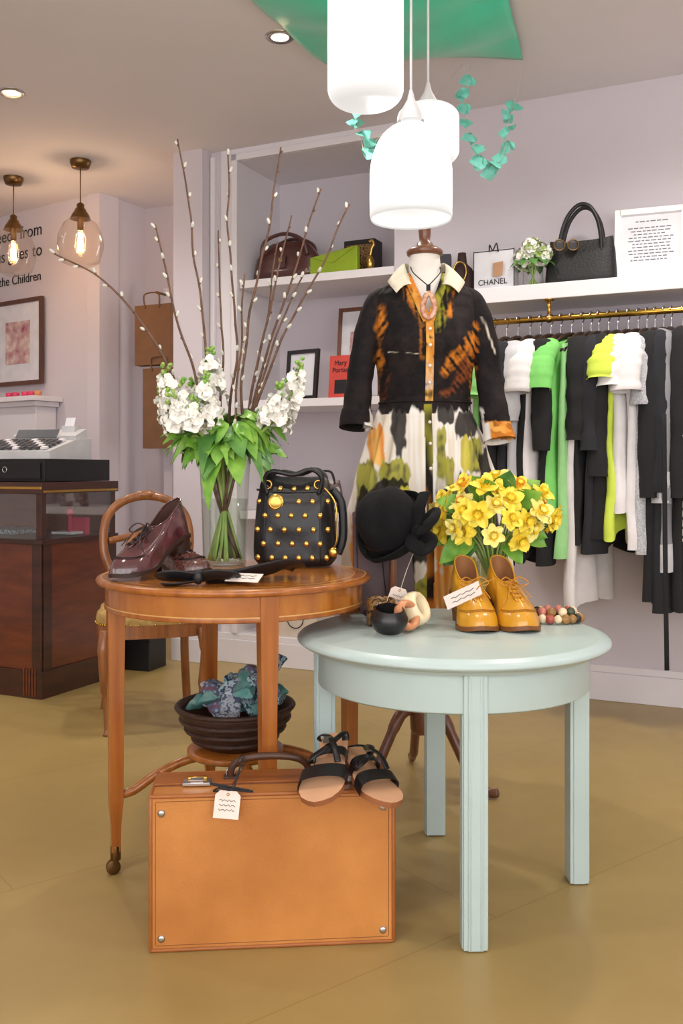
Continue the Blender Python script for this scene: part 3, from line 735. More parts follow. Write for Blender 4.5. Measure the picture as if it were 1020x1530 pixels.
dt=[(.57,.262,.20),(.79,.242,.19),(.96,.212,.165),(1.085,.182,.14),(1.16,.155,.118),(1.195,.143,.105),(1.22,.143,.103),(1.30,.150,.120),(1.38,.162,.138),(1.44,.162,.125),(1.50,.162,.100),(1.54,.158,.082),(1.565,.135,.072),(1.59,.095,.064),(1.62,.062,.058)]
def dS(th,z,g=0):
    a_,d_=interp(dt,z)
    pl=0
    if z<1.19:
        k=min(1,(1.19-z)/.35); pl=.020*k*cos(th*15+.6*sin(3*th))+.010*k*sin(th*23+1)
    bust=0
    if 1.28<z<1.5 and sin(th)<0: bust=.012*max(0,cos((z-1.385)*14))*max(0,1-abs(abs(cos(th))-.5)*2.5)
    wr=.004*noise.noise(V(cos(th)*5,sin(th)*5,z*9))+.003*noise.noise(V(cos(th)*3,4,z*26))*(z>1.15)
    r=1+g+ (pl+wr)/max(.1,a_)
    return V(MX+a_*r*cos(th),MY+(d_*r+bust)*sin(th),z)
BLK=lin((17,14,16)); DBR=lin((42,33,31)); ORG=lin((206,124,38)); ORG2=lin((232,178,90)); CRM=lin((218,208,192)); OLV=lin((152,148,46)); WHT=lin((230,226,220)); RST=lin((142,74,32)); YEL=lin((200,186,70))
def mixc(a,b_,t): t=min(1,max(0,t)); return [a[i]+(b_[i]-a[i])*t for i in range(3)]
def segd(x,z,a,b_):
    dx,dz=b_[0]-a[0],b_[1]-a[1]; t=max(0,min(1,((x-a[0])*dx+(z-a[1])*dz)/(dx*dx+dz*dz)))
    return math.hypot(x-a[0]-dx*t,z-a[1]-dz*t)
SKB=[(-.155,1.07,.026,.08,'R'),(-.185,.96,.035,.08,'O'),(-.10,.985,.050,.040,'O'),(-.115,.935,.055,.032,'B'),(-.088,1.125,.026,.075,'B'),
 (.036,1.03,.016,.095,'O'),(.058,.985,.018,.055,'O'),(.055,1.165,.028,.030,'B'),(.125,1.13,.042,.042,'B'),(.145,1.035,.028,.075,'O'),(.112,1.045,.014,.06,'Y'),(.178,.98,.028,.08,'B'),(.105,.955,.028,.035,'B'),
 (-.175,.88,.045,.055,'B'),(-.06,.905,.026,.035,'Y'),(-.07,.865,.038,.04,'B'),(-.13,.82,.05,.07,'O'),(-.19,.76,.05,.09,'R'),(.05,.90,.030,.045,'B'),
 (.06,.84,.040,.06,'R'),(.055,.75,.045,.08,'R'),(-.03,.78,.035,.07,'B'),(.14,.86,.05,.06,'O'),(.19,.78,.05,.09,'B'),(-.09,.69,.05,.07,'B'),(.03,.64,.06,.07,'R'),(.13,.67,.05,.07,'O'),(-.2,.62,.05,.06,'O'),(-.02,.63,.03,.06,'O')]
def dcol(p):
    x=p.x-MX; z=p.z; y=p.y-MY
    nA=noise.noise(V(x*16,z*16,y*6)); nB=noise.noise(V(x*45+5,z*45,y*9)); nC=noise.noise(V(x*110,z*110,y*20)); st=noise.noise(V((x+z)*75,(x-z)*14,y*4)); sv=noise.noise(V(x*95,z*8,y*5)); st2=noise.noise(V((x-z*.8)*60,(x+z)*8,3))
    base_=mixc(BLK,DBR,.30+.5*nA+.4*nB+.4*nC)
    sleeve=(abs(x)>.166 and z>1.24) or (abs(x)>.19 and z>1.09) or (abs(x)>.175 and z>1.14)
    if sleeve:
        if x>0 and z<1.145 : return mixc(ORG,ORG2 if nB>0 else base_,.10+1.0*abs(nA)+.5*nB)
        c_=base_
        if x>0:
            d=segd(x,z,(.175,1.47),(.215,1.36)); c_=mixc(c_,CRM,(.0035-d)/.002)
        return c_
    if z>1.197:
        c_=base_
        def stroke(c_,a,b_,w,col,stx,amt=1.0):
            d=segd(x,z,a,b_)+.016*nA+.008*nB
            m=min(1,max(0,(w-d)/.014)); return mixc(c_,col,m*min(1,max(0,.42+1.3*stx+.7*nB+.5*nC))*amt)
        if y<0:
            c_=stroke(c_,(.045,1.29),(.150,1.420),.024,ORG,st)
            c_=stroke(c_,(.095,1.26),(.145,1.335),.030,RST,st,.9)
            c_=stroke(c_,(.142,1.22),(.150,1.44),.020,ORG,st)
            c_=stroke(c_,(.040,1.228),(.12,1.24),.020,RST,st,.8)
            c_=stroke(c_,(-.148,1.25),(-.142,1.50),.014,ORG,st2,.95)
            c_=stroke(c_,(-.13,1.22),(-.115,1.29),.014,RST,st2,.7)
            c_=stroke(c_,(-.066,1.56),(-.014,1.42),.019,ORG,sv)
            c_=stroke(c_,(-.030,1.46),(-.014,1.34),.012,ORG,sv,.8)
            c_=stroke(c_,(-.045,1.53),(-.012,1.42),.010,YEL,sv)
            c_=stroke(c_,(.062,1.56),(.030,1.42),.018,OLV,sv)
            c_=stroke(c_,(.082,1.54),(.066,1.47),.015,ORG,sv)
            d=segd(x,z,(-.12,1.355),(-.03,1.345)); c_=mixc(c_,CRM,(.0020-d)/.0014*.7*min(1,max(0,.5+2*nB)))
        return c_
    c_=mixc(WHT,CRM,.5+1.5*sv)
    for cx,cz,rx,rz,k in SKB:
        ex=abs((x-cx)/rx); ez=abs((z-cz)/rz)
        if ex>1.7 or ez>1.7: continue
        e=(ex**3+ez**3)**(1/3)+.30*nA+.12*nB+.50*sv*min(1,ez)
        m=min(1,max(0,(1.0-e)/.14))
        if m<=0: continue
        col=base_ if k=='B' else (mixc(OLV,BLK,max(0,nB*1.0+sv)) if k=='O' else (mixc(YEL,OLV,.4+sv) if k=='Y' else mixc(ORG,ORG2,.3+1.5*sv)))
        c_=mixc(c_,col,m*.95)
    if z>1.165: c_=mixc(c_,base_,min(1,max(0,(z-1.168+.03*sv)/.012)))
    if abs(x)<.012 and y<0: c_=mixc(base_,OLV if z>.95 else ORG,max(0,1.6*nA))
    return c_
M_dress=paintmat('printed_dress_fabric')
b=MB()
def vw(z): return max(0,(z-1.445)/.155)*.058
def skipd(u,v):
    z=.57+1.05*v; th=2*pi*u
    return sin(th)<0 and z>1.445 and abs(interp(dt,z)[0]*cos(th))<vw(z)
b.grid(lambda u,v:dS(2*pi*u,.57+1.05*v),480,360,M_dress,cu=True,skip=skipd)
for pts,rads in (([(-.110,0,1.545),(-.145,-.0,1.515),(-.178,-.01,1.42),(-.202,-.02,1.30),(-.213,-.045,1.20),(-.217,-.065,1.125)],[.030,.044,.044,.041,.043,.050]),
                 ([(.110,0,1.545),(.145,0,1.515),(.181,-.01,1.42),(.198,-.01,1.30),(.210,-.05,1.18),(.222,-.08,1.085)],[.030,.044,.044,.041,.042,.047])):
    P=cr([(MX+p[0],MY+p[1],p[2]) for p in pts],22); Rr=[q.x for q in cr([(r,0,0) for r in rads],22)]
    Rr=[r*(1+.09*noise.noise(P[i]*24)) for i,r in enumerate(Rr)]
    b.tube(P,Rr,M_dress,n=44,cap=False,flat=.8,up=(0,1,0))
    b.tube([P[-1],P[-4]],[Rr[-1]*.96,Rr[-1]*.8],M_dress,n=44,cap=False,flat=.8,up=(0,1,0))
    b.tube(P[-18:],[r*1.05 for r in Rr[-18:]],M_dress,n=44,cap=False,flat=.8,up=(0,1,0))
b.tube([dS(2*pi*i/60,1.205,.012) for i in range(60)],.003,M_dress,n=5,closed=True)
dress=b.obj('printed_shirt_dress',colfn=dcol)
M_collar=mat('collar_cream',(228,218,196),rough=.8,var=.1,scale=30)
M_btn=mat('pearl_button',(225,215,200),rough=.2,coat=.5)
b=MB()
for sd in (-1,1):
    inn=cr([(MX+sd*.0,MY+.062,1.645),(MX+sd*.045,MY+.045,1.65),(MX+sd*.062,MY-.0,1.645),(MX+sd*.060,MY-.045,1.61),(MX+sd*.045,MY-.075,1.565)],6)
    out=cr([(MX+sd*.0,MY+.085,1.60),(MX+sd*.07,MY+.06,1.60),(MX+sd*.105,MY-.0,1.592),(MX+sd*.118,MY-.055,1.575),(MX+sd*.095,MY-.098,1.535)],6)
    n=len(inn)-1
    def fn(u,v,inn=inn,out=out,n=n):
        a=inn[round(u*n)]; c_=out[round(u*n)]; p=a.lerp(c_,v); p.z+=.010*sin(pi*v); return p
    b.grid(fn,n,4,M_collar)
child(b.obj('collar',solid=.003),dress)
b=MB()
for sd in (-1,1):
    P=[]
    for i in range(30):
        z=1.60-.155*i/29; x=sd*(vw(z)+.004); a_,d_=interp(dt,z); P.append(V(MX+x,MY-d_*math.sqrt(max(0,1-(x/a_)**2))-.006,z))
    b.tube(P,.013,M_dress,n=12,flat=.25,up=(0,1,0))
P=[V(MX+.004,dS(-pi/2,1.455-.25*i/40).y-.004,1.455-.25*i/40) for i in range(41)]
b.tube(P,.0125,M_dress,n=12,flat=.25,up=(0,1,0))
def pcol(p):
    x=p.x-MX; z=p.z; n1=noise.noise(V(x*50,z*22,2)); n2=noise.noise(V(x*90,z*60,7))
    c_=mixc(ORG,ORG2,.4+1.2*n1)
    if x>.012 and z>1.46: c_=mixc(OLV,BLK,.4+2*n1)
    if z<1.33: c_=mixc(c_,CRM,(1.33-z)*8+n2)
    if z<1.24: c_=mixc(ORG2,BLK,.3+2*n1)
    return mixc(c_,BLK,max(0,n2*2.2-.5))
child(b.obj('button_placket',colfn=pcol),dress)
b=MB()
for z in (1.42,1.37,1.31,1.26): b.sph((MX+.004,dS(-pi/2,z).y-.009,z),(.0055,.003,.0055),M_btn,n=10)
for z in (1.14,1.075,1.0): b.sph((MX+.004,dS(-pi/2,z).y-.004,z),(.0055,.004,.0055),M_btn,n=10)
child(b.obj('buttons'),dress)
M_pend=wood('pendant_wood',(170,100,70),(225,180,150),stretch=(30,30,30))
b=MB()
b.tube(cr([(MX-.046,MY-.02,1.63),(MX-.04,MY-.07,1.60),(MX-.0,MY-.118,1.552)],6),.0018,M_ink,n=6); b.tube(cr([(MX+.046,MY-.02,1.63),(MX+.04,MY-.07,1.60),(MX+.0,MY-.118,1.552)],6),.0018,M_ink,n=6)
b.box((MX,MY-.122,1.540),(.012,.008,.03),M_ink)
ring=[V(MX+.017*sin(a)*(1+.25*cos(a+pi)),MY-.135,1.49+.036*cos(a)) for a in [2*pi*i/28 for i in range(28)]]
b.tube(ring,.0085,M_pend,n=8,closed=True,flat=.6,up=(0,1,0))
b.obj('pendant_necklace')

# ---------------------------------------------------------------- blue table items
M_plum=mat('plum_leather',(78,54,56),rough=.55,var=.15)
b=MB()
b.T=F(.135,2.53,TH,8,-10)
b.prism([(-.085,0,.0),(.07,0,0),(.06,0,.20),(.0,0,.245),(-.070,0,.285),(-.098,0,.275),(-.10,0,.12)],(0,.012,0),M_plum)
b.tube([(-.088,-.002,.02),(-.092,-.002,.26)],.0016,M_ink,n=5); b.tube([(-.01,-.003,.0),(-.03,-.003,.25)],.0016,M_ink,n=5)
b.T=F(.135,2.53,TH,8); b.box((0,.0,.005),(.15,.09,.01),M_plum)
b.tube([(0,-.01,.0),(0,-.03,.22)],.010,M_ws,n=10)
b.T=Matrix.Identity(4)
b.obj('display_stand',bevel=.003)
M_felt=mat('black_felt',(13,13,15),rough=.95,var=.3,scale=40,bump=.3,bs=300,spec=.3)
b=MB(); b.T=F(.134,2.470,.848,-6,48,-24)@Matrix.Scale(1.10,4)
hp=[(.0001,.100),(.025,.098),(.050,.090),(.070,.074),(.082,.050),(.087,.022),(.088,.0),(.090,-.012),(.098,-.016),(.106,-.010),(.110,.004),(.107,.008),(.101,-.004),(.090,-.020),(.080,-.020),(.0001,-.012)]
def hat(u,v):
    th=2*pi*u; k=v*15; i=min(14,int(k)); t=k-i; r=hp[i][0]+(hp[i+1][0]-hp[i][0])*t; z_=hp[i][1]+(hp[i+1][1]-hp[i][1])*t
    rim=max(0,(r-.086)/.024)*(z_<.02)
    z_+=rim*(.026*max(0,cos(th+.6))+.005*sin(3*th))
    x=r*cos(th)*.86; y=r*sin(th)*.98
    if z_>.03: z_-=.012*math.exp(-(x/.022)**2)*min(1,(z_-.03)/.04)
    return V(x,y,z_)
b.grid(hat,60,45,M_felt,cu=True)
b.lathe([(.0885,.004),(.0905,.014),(.0885,.026)],M_blk2,M=Matrix.Diagonal((.865,.985,1,1)),n=48)
for P in ([(.070,-.050,.015),(.100,-.070,.040),(.128,-.050,.045),(.120,-.020,.030),(.080,-.045,.02)],[(.070,-.050,.015),(.066,-.092,.030),(.095,-.115,.020),(.108,-.085,.010),(.080,-.055,.015)],[(.07,-.045,.02),(.092,-.01,.045),(.105,.035,.045)]):
    b.tube(cr(P,6),.016,M_felt,n=8,flat=.25,up=(0,0,1))
b.sph((.078,-.055,.022),(.016,.016,.014),M_felt,n=12)
b.T=Matrix.Identity(4); b.obj('black_felt_hat')
tag('price_tag',F(.148,2.355,.70,10,8,18),.045,.062,None,[(.148,2.354,.695),(.165,2.38,.74),(.185,2.42,.78),(.188,2.43,.79)])
M_bb=mat('black_bangle',(24,22,22),rough=.3); M_bt=mat('tan_bangle',(206,140,98),rough=.35,var=.1); M_bc=mat('cream_bangle',(236,218,180),rough=.3,var=.05)
M_bp=patmat('carved_bangle',(70,45,28),(150,110,60),(40,24,16),120,.4)
RXm=lambda rz,rx:Matrix.Rotation(math.radians(rz),4,'Z')@Matrix.Rotation(math.radians(rx),4,'X')
def bangle(c,R_,w,th,m,M):
    b=MB(); n=40
    def fn(u,v):
        a=2*pi*u; t=2*pi*v; p=V((R_+th*cos(t))*cos(a),(R_+th*cos(t))*sin(a),w/2*sin(t)); return M@p+Vector(c)
    b.grid(fn,n,12,m,cu=True,cv=True); b.obj('bangle')
bangle((.098,2.33,TH+.018),.033,.034,.0035,M_bp,RXm(0,0)); bangle((.098,2.33,TH+.052),.033,.03,.0035,M_bp,RXm(10,4))
b=MB(); Mb=RXm(10,14)
b.grid(lambda u,v:(lambda a,t:Mb@V((.033+.012*sin(pi*t))*cos(a),(.033+.012*sin(pi*t))*sin(a),-.027+.054*t)+V(.112,2.205,TH+.036))(2*pi*u,v),40,10,M_bb,cu=True)
b.grid(lambda u,v:(lambda a,t:Mb@V(.032*cos(a),.032*sin(a),-.027+.054*t)+V(.112,2.205,TH+.036))(2*pi*u,v),40,4,M_bb,cu=True)
b.obj('bangle')
bangle((.156,2.235,TH+.040),.029,.030,.0085,M_bt,RXm(50,72))
bangle((.180,2.285,TH+.048),.031,.046,.0115,M_bc,RXm(60,64))
b=MB(); b.T=F(.287,2.215,.700,16,20,-25); b.box((0,0,0),(.092,.0015,.038),M_tag)
for j in range(2): b.tube([(-.03+.06*i/10,-.0014,.006-.012*j+.002*sin(i*2.1)) for i in range(11)],.0007,M_ink,n=4)
b.tube(cr([(.035,-.001,.0),(.055,-.004,.012),(.075,.0,.006),(.095,.01,.0)],5),.0012,M_mul,n=5)
b.T=Matrix.Identity(4); b.obj('shoe_tag')
bcols=[mat('bead_%d'%i,c_,rough=.25,var=.25,scale=60) for i,c_ in enumerate([(196,120,106),(60,72,48),(226,205,170),(36,30,26),(170,84,70),(150,110,60),(206,176,110)])]
b=MB()
for i in range(20):
    a=2*pi*i/20; r_=rr(.010,.0135); b.sph((.54+.064*cos(a),2.375+.036*sin(a),TH+.0135),r_,bcols[random.randrange(7)],n=12)
for i in range(10):
    a=2*pi*i/10; r_=.0115; b.sph((.54+.045*cos(a),2.37+.024*sin(a),TH+.030),r_,bcols[random.randrange(7)],n=12)
b.obj('beaded_bracelet')
# daffodils
M_yel=mat('daffodil_petal',(250,228,80),rough=.5,var=.05,scale=60); M_yel2=mat('daffodil_pale',(250,238,140),rough=.5,var=.05); M_cup=mat('daffodil_cup',(250,212,50),rough=.5,var=.1,scale=60); M_cup2=mat('daffodil_cup_orange',(240,166,50),rough=.5,var=.1,scale=60)
DX,DY=.405,2.52
b=MB(); b.lathe([(.0001,TH+.002),(.04,TH+.002),(.043,TH+.02),(.036,TH+.09),(.042,TH+.155)],M_glass,c=(DX,DY,0),n=32); b.obj('glass_bud_vase')
b=MB()
def daff(p,d,r,m):
    d=d.normalized(); e1=d.cross(V(.2,.3,.9)).normalized(); e2=d.cross(e1); a0=rr(0,6)
    for k in range(6):
        a=a0+2*pi*k/6; o=e1*cos(a)+e2*sin(a); s=d.cross(o); ba=(-.15 if k%2 else .1)+rr(-.12,.12)
        def fn(u,v,o=o,s=s,ba=ba):
            w=.80*r*sin(pi*(.12+.84*v))**.7; x=u-.5
            return p+o*(r*v)+s*(x*w)+d*(r*(ba*v+.22*v*v)+abs(x)*w*.35+.003*sin(x*9+v*5))
        b.grid(fn,4,5,m)
    mc=M_cup if random.random()<.75 else M_cup2
    def cup(u,v):
        a=2*pi*u; rr_=r*(.16+.22*v+.05*v*sin(9*a)); return p+d*(r*.5*v)+(e1*cos(a)+e2*sin(a))*rr_
    b.grid(cup,20,4,mc,cu=True)
    def cup2(u,v):
        a=2*pi*u; rr_=r*(.05+.17*v+.03*v*sin(5*a)); return p+d*(r*.42*v+.002)+(e1*cos(a)+e2*sin(a))*rr_
    b.grid(cup2,14,3,m,cu=True)
    b.tube(cr([p-d*.002,p-d*.03,V(DX+(p.x-DX)*.3,DY+(p.y-DY)*.3,TH+.17),V(DX-(p.x-DX)*.15,DY-(p.y-DY)*.15,TH+.02)],5),.003,M_stem,n=5)
cen=V(.405,2.50,.868)
for i in range(46):
    ph=i*2.399; zz=1-1.55*(i+.5)/46; rxy=math.sqrt(max(0,1-zz*zz))
    d=V(rxy*cos(ph),rxy*sin(ph),zz)
    if d.y>.55: continue
    p=cen+V(d.x*.142,d.y*.10,d.z*.092)+V(rr(-.018,.018),rr(-.014,.014),rr(-.018,.018))
    dd=(d+V(rr(-.45,.45),-.40,.1+rr(-.35,.35))); daff(p,dd,rr(.031,.042),M_yel if i%3 else M_yel2)
for (dx,dz,L,W) in ((-.16,-.05,.14,.075),(-.12,.04,.14,.07),(-.05,.09,.13,.07),(.03,.10,.13,.075),(.10,.08,.14,.07),(.17,-.01,.11,.06),(.15,-.07,.10,.06),(-.10,-.09,.13,.08),(.0,-.10,.11,.06),(-.17,.0,.1,.055),(.06,-.10,.10,.06),(-.02,.06,.15,.07),(.08,.05,.15,.07),(.12,-.04,.11,.06),(-.13,-.09,.14,.075)):
    leaf(b,(DX+dx*.35,DY-.02,.865+dz*.4),(dx,-.03+rr(-.05,.05),dz+.02),L,W,M_green2 if random.random()<.6 else M_green,droop=.25,fold=.2,up=(0,-1,.3))
b.obj('daffodil_bouquet')

# ---------------------------------------------------------------- clothes rail
RZ=1.62
M_rail=mat('brass_rail',(206,160,70),rough=.22,metal=1)
b=MB(); b.tube([WP(-.9,.28,RZ),WP(.95,.28,RZ)],.0125,M_rail,n=14)
for t in (.50,-.45):
    b.tube([WP(t,.28,RZ),WP(t,.28,1.70)],.008,M_rail,n=10); b.sph(WP(t,.28,RZ),.018,M_rail,n=12); b.lathe([(.0001,1.692),(.022,1.694),(.022,1.6995)],M_rail,c=WP(t,.28,0),n=16)
b.obj('brass_clothes_rail')
M_hang=wood('dark_hanger',(36,22,18),(54,34,26))
def cm(name,c,**k): return mat(name,c,rough=.85,var=.10,scale=10,bump=.25,bs=250,**k)
G=dict(black=cm('cloth_black',(24,24,27)),black2=cm('cloth_black_navy',(33,33,40)),white=cm('cloth_white',(228,224,226)),mint=cm('cloth_green',(126,206,108)),mint2=cm('cloth_pale_green',(156,214,144)),neon=cm('cloth_neon',(208,228,84)),
 grey=cm('cloth_grey',(140,140,146)),lgrey=cm('cloth_lightgrey',(198,198,204)),teal=cm('cloth_teal',(130,190,110)),char=cm('cloth_char',(62,60,64)),
 str=stripemat('cloth_stripe',(232,229,229),(50,50,56),9,'Z',thr=.80),dots=mat('cloth_fleck',(150,152,160),rough=.85,c2=(210,210,216),scale=180))
def garment(px,c,zb,sl,w=.2,th=.026,rot=0,name='hanging_garment',mat2=None,slw=.046,zt=1.535):
    t=(1003-px)*.00255
    m=G[c]; b=MB(); b.T=WM(t,.28,0,rot); q=rr(0,9)
    H=zt-zb
    short=0<sl<.22
    def body(u,v):
        a=2*pi*u; y=w*(.90+.12*v)*cos(a); x=th*(1+.5*v)*math.copysign(abs(sin(a))**.6,sin(a))
        x+=.016*v*sin(y*38+q)+.014*noise.noise(V(y*9+q,v*4,q))*min(1,v*4)
        zz=zt-.30*abs(y)*.62-.014*abs(cos(a))-(H-.05)*v+.012*v*sin(y*20+q)
        if v==0: x*=.5
        return V(x,y,zz)
    b.grid(body,40,16,m,cu=True); b.poly([body(i/40,0) for i in range(40)],m)
    for sg in (-1,1):
        y0=sg*w*.90; z0=zt-.045
        if sl>0:
            k_=1.32 if short else 1.10
            P=cr([(0,y0*.78,z0+.012),(0,y0*1.02,z0-.022),(.004*sin(q),y0*(1+(k_-1)*.7),z0-sl*.5),(.006*sin(q),y0*k_,z0-sl)],9)
            n=len(P); s0=slw*(1.25 if short else 1)
            b.tube(P,[s0*(.6+.4*min(1,i/6))*(1-(.02 if short else .20)*i/n)*(1+.22*noise.noise(V(i*.45,q,sg))) for i in range(n)],m,n=16,flat=.62,cap=False,up=(0,1,0) if not short else None)
            if mat2: b.tube(P[-5:],[slw*.86]*5,G[mat2],n=14,flat=.65,cap=False,up=(0,1,0))
    if mat2:
        b.grid(lambda u,v:(lambda p:V(p.x*1.04,p.y*1.01,p.z))(body(u,.88+.12*v)),32,3,G[mat2],cu=True)
    b.tube(cr([(0,-w*.9,zt-.072),(0,-w*.5,zt-.020),(0,0,zt+.014),(0,w*.5,zt-.020),(0,w*.9,zt-.072)],5),.012,M_hang,n=8,flat=.8)
    b.tube(cr([(0,0,zt+.01),(0,0,RZ-.035),(0,.014,RZ-.016),(0,.020,RZ),(0,.012,RZ+.014),(0,0,RZ+.018),(0,-.012,RZ+.014),(0,-.018,RZ+.002)],4),.0024,M_steel,n=6)
    b.T=Matrix.Identity(4); b.obj(name)
items=[(716,'teal',.95,.2,-8,None),(737,'black',.75,.35,-8,None),(756,'black2',.60,.4,-10,None),(776,'lgrey',.70,.3,-10,None),(793,'black',.62,.0,-10,None),(810,'white',.92,.19,-22,None),(826,'black',.62,.42,-12,None),
 (843,'mint',.84,.18,-22,None),(860,'mint2',.64,.0,-14,None),(874,'white',.44,.0,-13,None),(886,'black',.70,.38,-16,None),(901,'black2',.66,.42,-12,None),(915,'black',.72,.52,-14,None),
 (931,'neon',.73,.15,-17,None),(946,'white',.84,.18,-19,None),(959,'white',.70,.2,-13,None),(971,'dots',.68,.25,-11,None),(984,'black',.50,.6,-11,None),(995,'black2',.46,.58,-10,None),(1012,'grey',.62,.62,-20,'lgrey'),(1028,'black',.46,.6,-10,None),
 (1043,'str',.74,.42,-20,None),(1058,'lgrey',.55,.5,-14,None),(1072,'grey',.58,.5,-14,None),(1088,'black',.6,.4,-10,None),(1104,'white',.5,.2,-10,None)]
for px,c_,zb,sl,rot,m2 in items: garment(px,c_,zb,sl,rot=rot,mat2=m2)
b=MB(); P=cr([WP(.02,.54,1.2),WP(.015,.55,.7),WP(.01,.54,.26)],6); b.tube(P,.009,G['black'],n=6,flat=.3,up=(0,1,0)); b.obj('hanging_sash')

# ---------------------------------------------------------------- right shelf items
SZ=1.766
def shp(px_,off=.17):
    r=(px_-510)/1400; p=A0+NN*off; return (p.x-p.y*r)/(.906+.423*r)
M_fw=mat('frame_white',(232,230,230),rough=.4); M_paper=mat('notice_paper',(214,214,220),rough=.6); M_txt=mat('grey_text',(110,112,122),rough=.8)
t0=shp(972,.14); b=MB(); b.T=WM(t0,.16,SZ,4)@Matrix.Rotation(math.radians(-10),4,'X')
w,h=.285,.315
for s_ in (-1,1): b.box((s_*(w/2-.012),0,h/2),(.024,.02,h),M_fw)
for z_ in (.012,h-.012): b.box((0,0,z_),(w-.04,.02,.024),M_fw)
b.box((0,.004,h/2),(w-.03,.006,h-.03),M_paper)
for i in range(13):
    z_=h-.055-.014*i; ww=(.12+.06*abs(sin(i*2.3)))
    if i==1: continue
    x=-ww/2
    while x<ww/2-.01:
        l=rr(.008,.022); b.box((x+l/2,.0005,z_),(l,.0008,.0045),M_txt); x+=l+.005
b.T=Matrix.Identity(4); b.obj('framed_notice',bevel=.002)
M_wov=mat('woven_black',(20,18,20),rough=.55,var=.3,scale=90,bump=.8,bs=120,bd=.004)
t0=shp(868); b=MB(); b.T=WM(t0,.17,SZ,0)
tt=[(0,.14,.05),(.02,.148,.06),(.12,.140,.045),(.18,.130,.02)]
def tote(u,v):
    z_=.185*v; w_,d_=interp(tt,z_); a=2*pi*u; e=.6
    return V(w_*math.copysign(abs(cos(a))**e,cos(a)),d_*math.copysign(abs(sin(a))**e,sin(a)),z_+.012*v*cos(a)**2)
b.grid(tote,40,12,M_wov,cu=True); b.poly([tote(i/40,0) for i in range(40)][::-1],M_wov)
b.poly([tote(i/40,.93)*1.0 for i in range(40)],M_wov)
for y in (-.03,.03):
    P=cr([(-.085,y,.13),(-.080,y,.20),(-.055,y,.28),(-.01,y,.33),(.035,y,.325),(.07,y,.27),(.085,y,.20),(.088,y,.13)],6); b.tube(P,.009,M_black,n=8)
b.T=Matrix.Identity(4); b.obj('woven_black_tote')
b=MB(); b.T=WM(shp(846,.24),.245,SZ+.16,20)
for s_ in (-1,1): b.torus((s_*.028,0,0),.022,.003,M_bronze,M=Matrix.Rotation(pi/2,4,'X'),n=20,k=6); b.sph((s_*.028,.001,0),(.021,.002,.021),M_black,n=14)
b.tube(cr([(-.008,0,.006),(0,0,.01),(.008,0,.006)],3),.002,M_bronze,n=5); b.tube([(.05,0,.01),(.05,.06,.0)],.002,M_bronze,n=5); b.tube([(-.05,0,.01),(-.045,.06,.0)],.002,M_bronze,n=5)
b.T=Matrix.Identity(4); b.obj('sunglasses')
t0=shp(796,.2); b=MB(); b.T=WM(t0,.2,SZ)
b.lathe([(.0001,.002),(.038,.002),(.043,.01),(.043,.09)],M_glass,n=24)
for i in range(8): a=i*.8; b.tube([(.02*cos(a),.02*sin(a),.01),(-.025*cos(a),-.025*sin(a),.1)],.003,M_stem,n=5)
for c_,R_ in (((-.03,0,.13),.055),((.035,-.01,.14),.05),((.0,-.02,.165),.045)):
    for i in range(70):
        d=V(random.gauss(0,1),random.gauss(0,1),random.gauss(0,1)).normalized(); floret(b,Vector(c_)+d*R_*.85,d,.014,M_petalw if i%5 else M_stem,4)
for i in range(14): a=i*.5; leaf(b,(.03*cos(a),.03*sin(a),.11),(cos(a),sin(a),.3),.10,.06,M_green2,droop=.9)
b.T=Matrix.Identity(4); b.obj('hydrangea_vase')
M_pb=mat('white_paper_bag',(214,212,218),rough=.5)
t0=shp(742,.16); b=MB(); b.T=WM(t0,.17,SZ,-2); w_,d_,h_=.18,.07,.18
b.box((0,0,h_/2),(w_,d_,h_),M_pb)
for x in (-w_/2,w_/2): b.box((x,-d_/2,h_/2),(.003,.003,h_),M_ink)
b.box((0,-d_/2-.0005,h_-.004),(w_,.0014,.004),M_ink)
b.tube(cr([(-.02,-d_/2,h_-.005),(-.015,-d_/2-.01,h_+.02),(.0,-d_/2-.014,h_-.005),(.015,-d_/2-.01,h_+.025),(.02,-d_/2,h_-.01)],5),.003,M_ink,n=6)
b.prism([(.0,-d_/2-.012,h_-.06),(.045,-d_/2-.012,h_-.055),(.042,-d_/2-.012,h_-.115),(-.0,-d_/2-.012,h_-.12)],(0,.001,0),mat('kraft_tag',(176,134,100),rough=.8))
b.T=Matrix.Identity(4); gb=b.obj('paper_gift_bag')
text('CHANEL',.034,WM(t0,.17,SZ,-2)@Matrix.Translation((-.005,-d_/2-.0015,.03)),M_ink,gb,align='CENTER')
t0=shp(690,.16); b=MB(); b.T=WM(t0,.16,SZ)
M_vel=mat('brown_velvet',(52,34,32),rough=.9)
bt=[(0,.05,.03),(.03,.058,.034),(.09,.06,.03),(.12,.045,.025),(.14,.022,.018),(.19,.018,.016)]
b.grid(lambda u,v:V(interp(bt,.19*v)[0]*cos(2*pi*u),interp(bt,.19*v)[1]*sin(2*pi*u),.19*v),28,16,M_vel,cu=True)
b.tube([V(.03*sin(a),-.034,.10+.045*cos(a)) for a in [2*pi*i/24 for i in range(24)]],.004,M_gold,n=6,closed=True)
b.T=Matrix.Identity(4); b.obj('necklace_display_bust')
b=MB(); b.T=WM(shp(675,.1)+.06,.12,SZ,15)
b.box((0,0,.10),(.12,.06,.20),mat('dark_box',(40,36,46),rough=.5)); b.T=Matrix.Identity(4); b.obj('jewellery_box',bevel=.003)

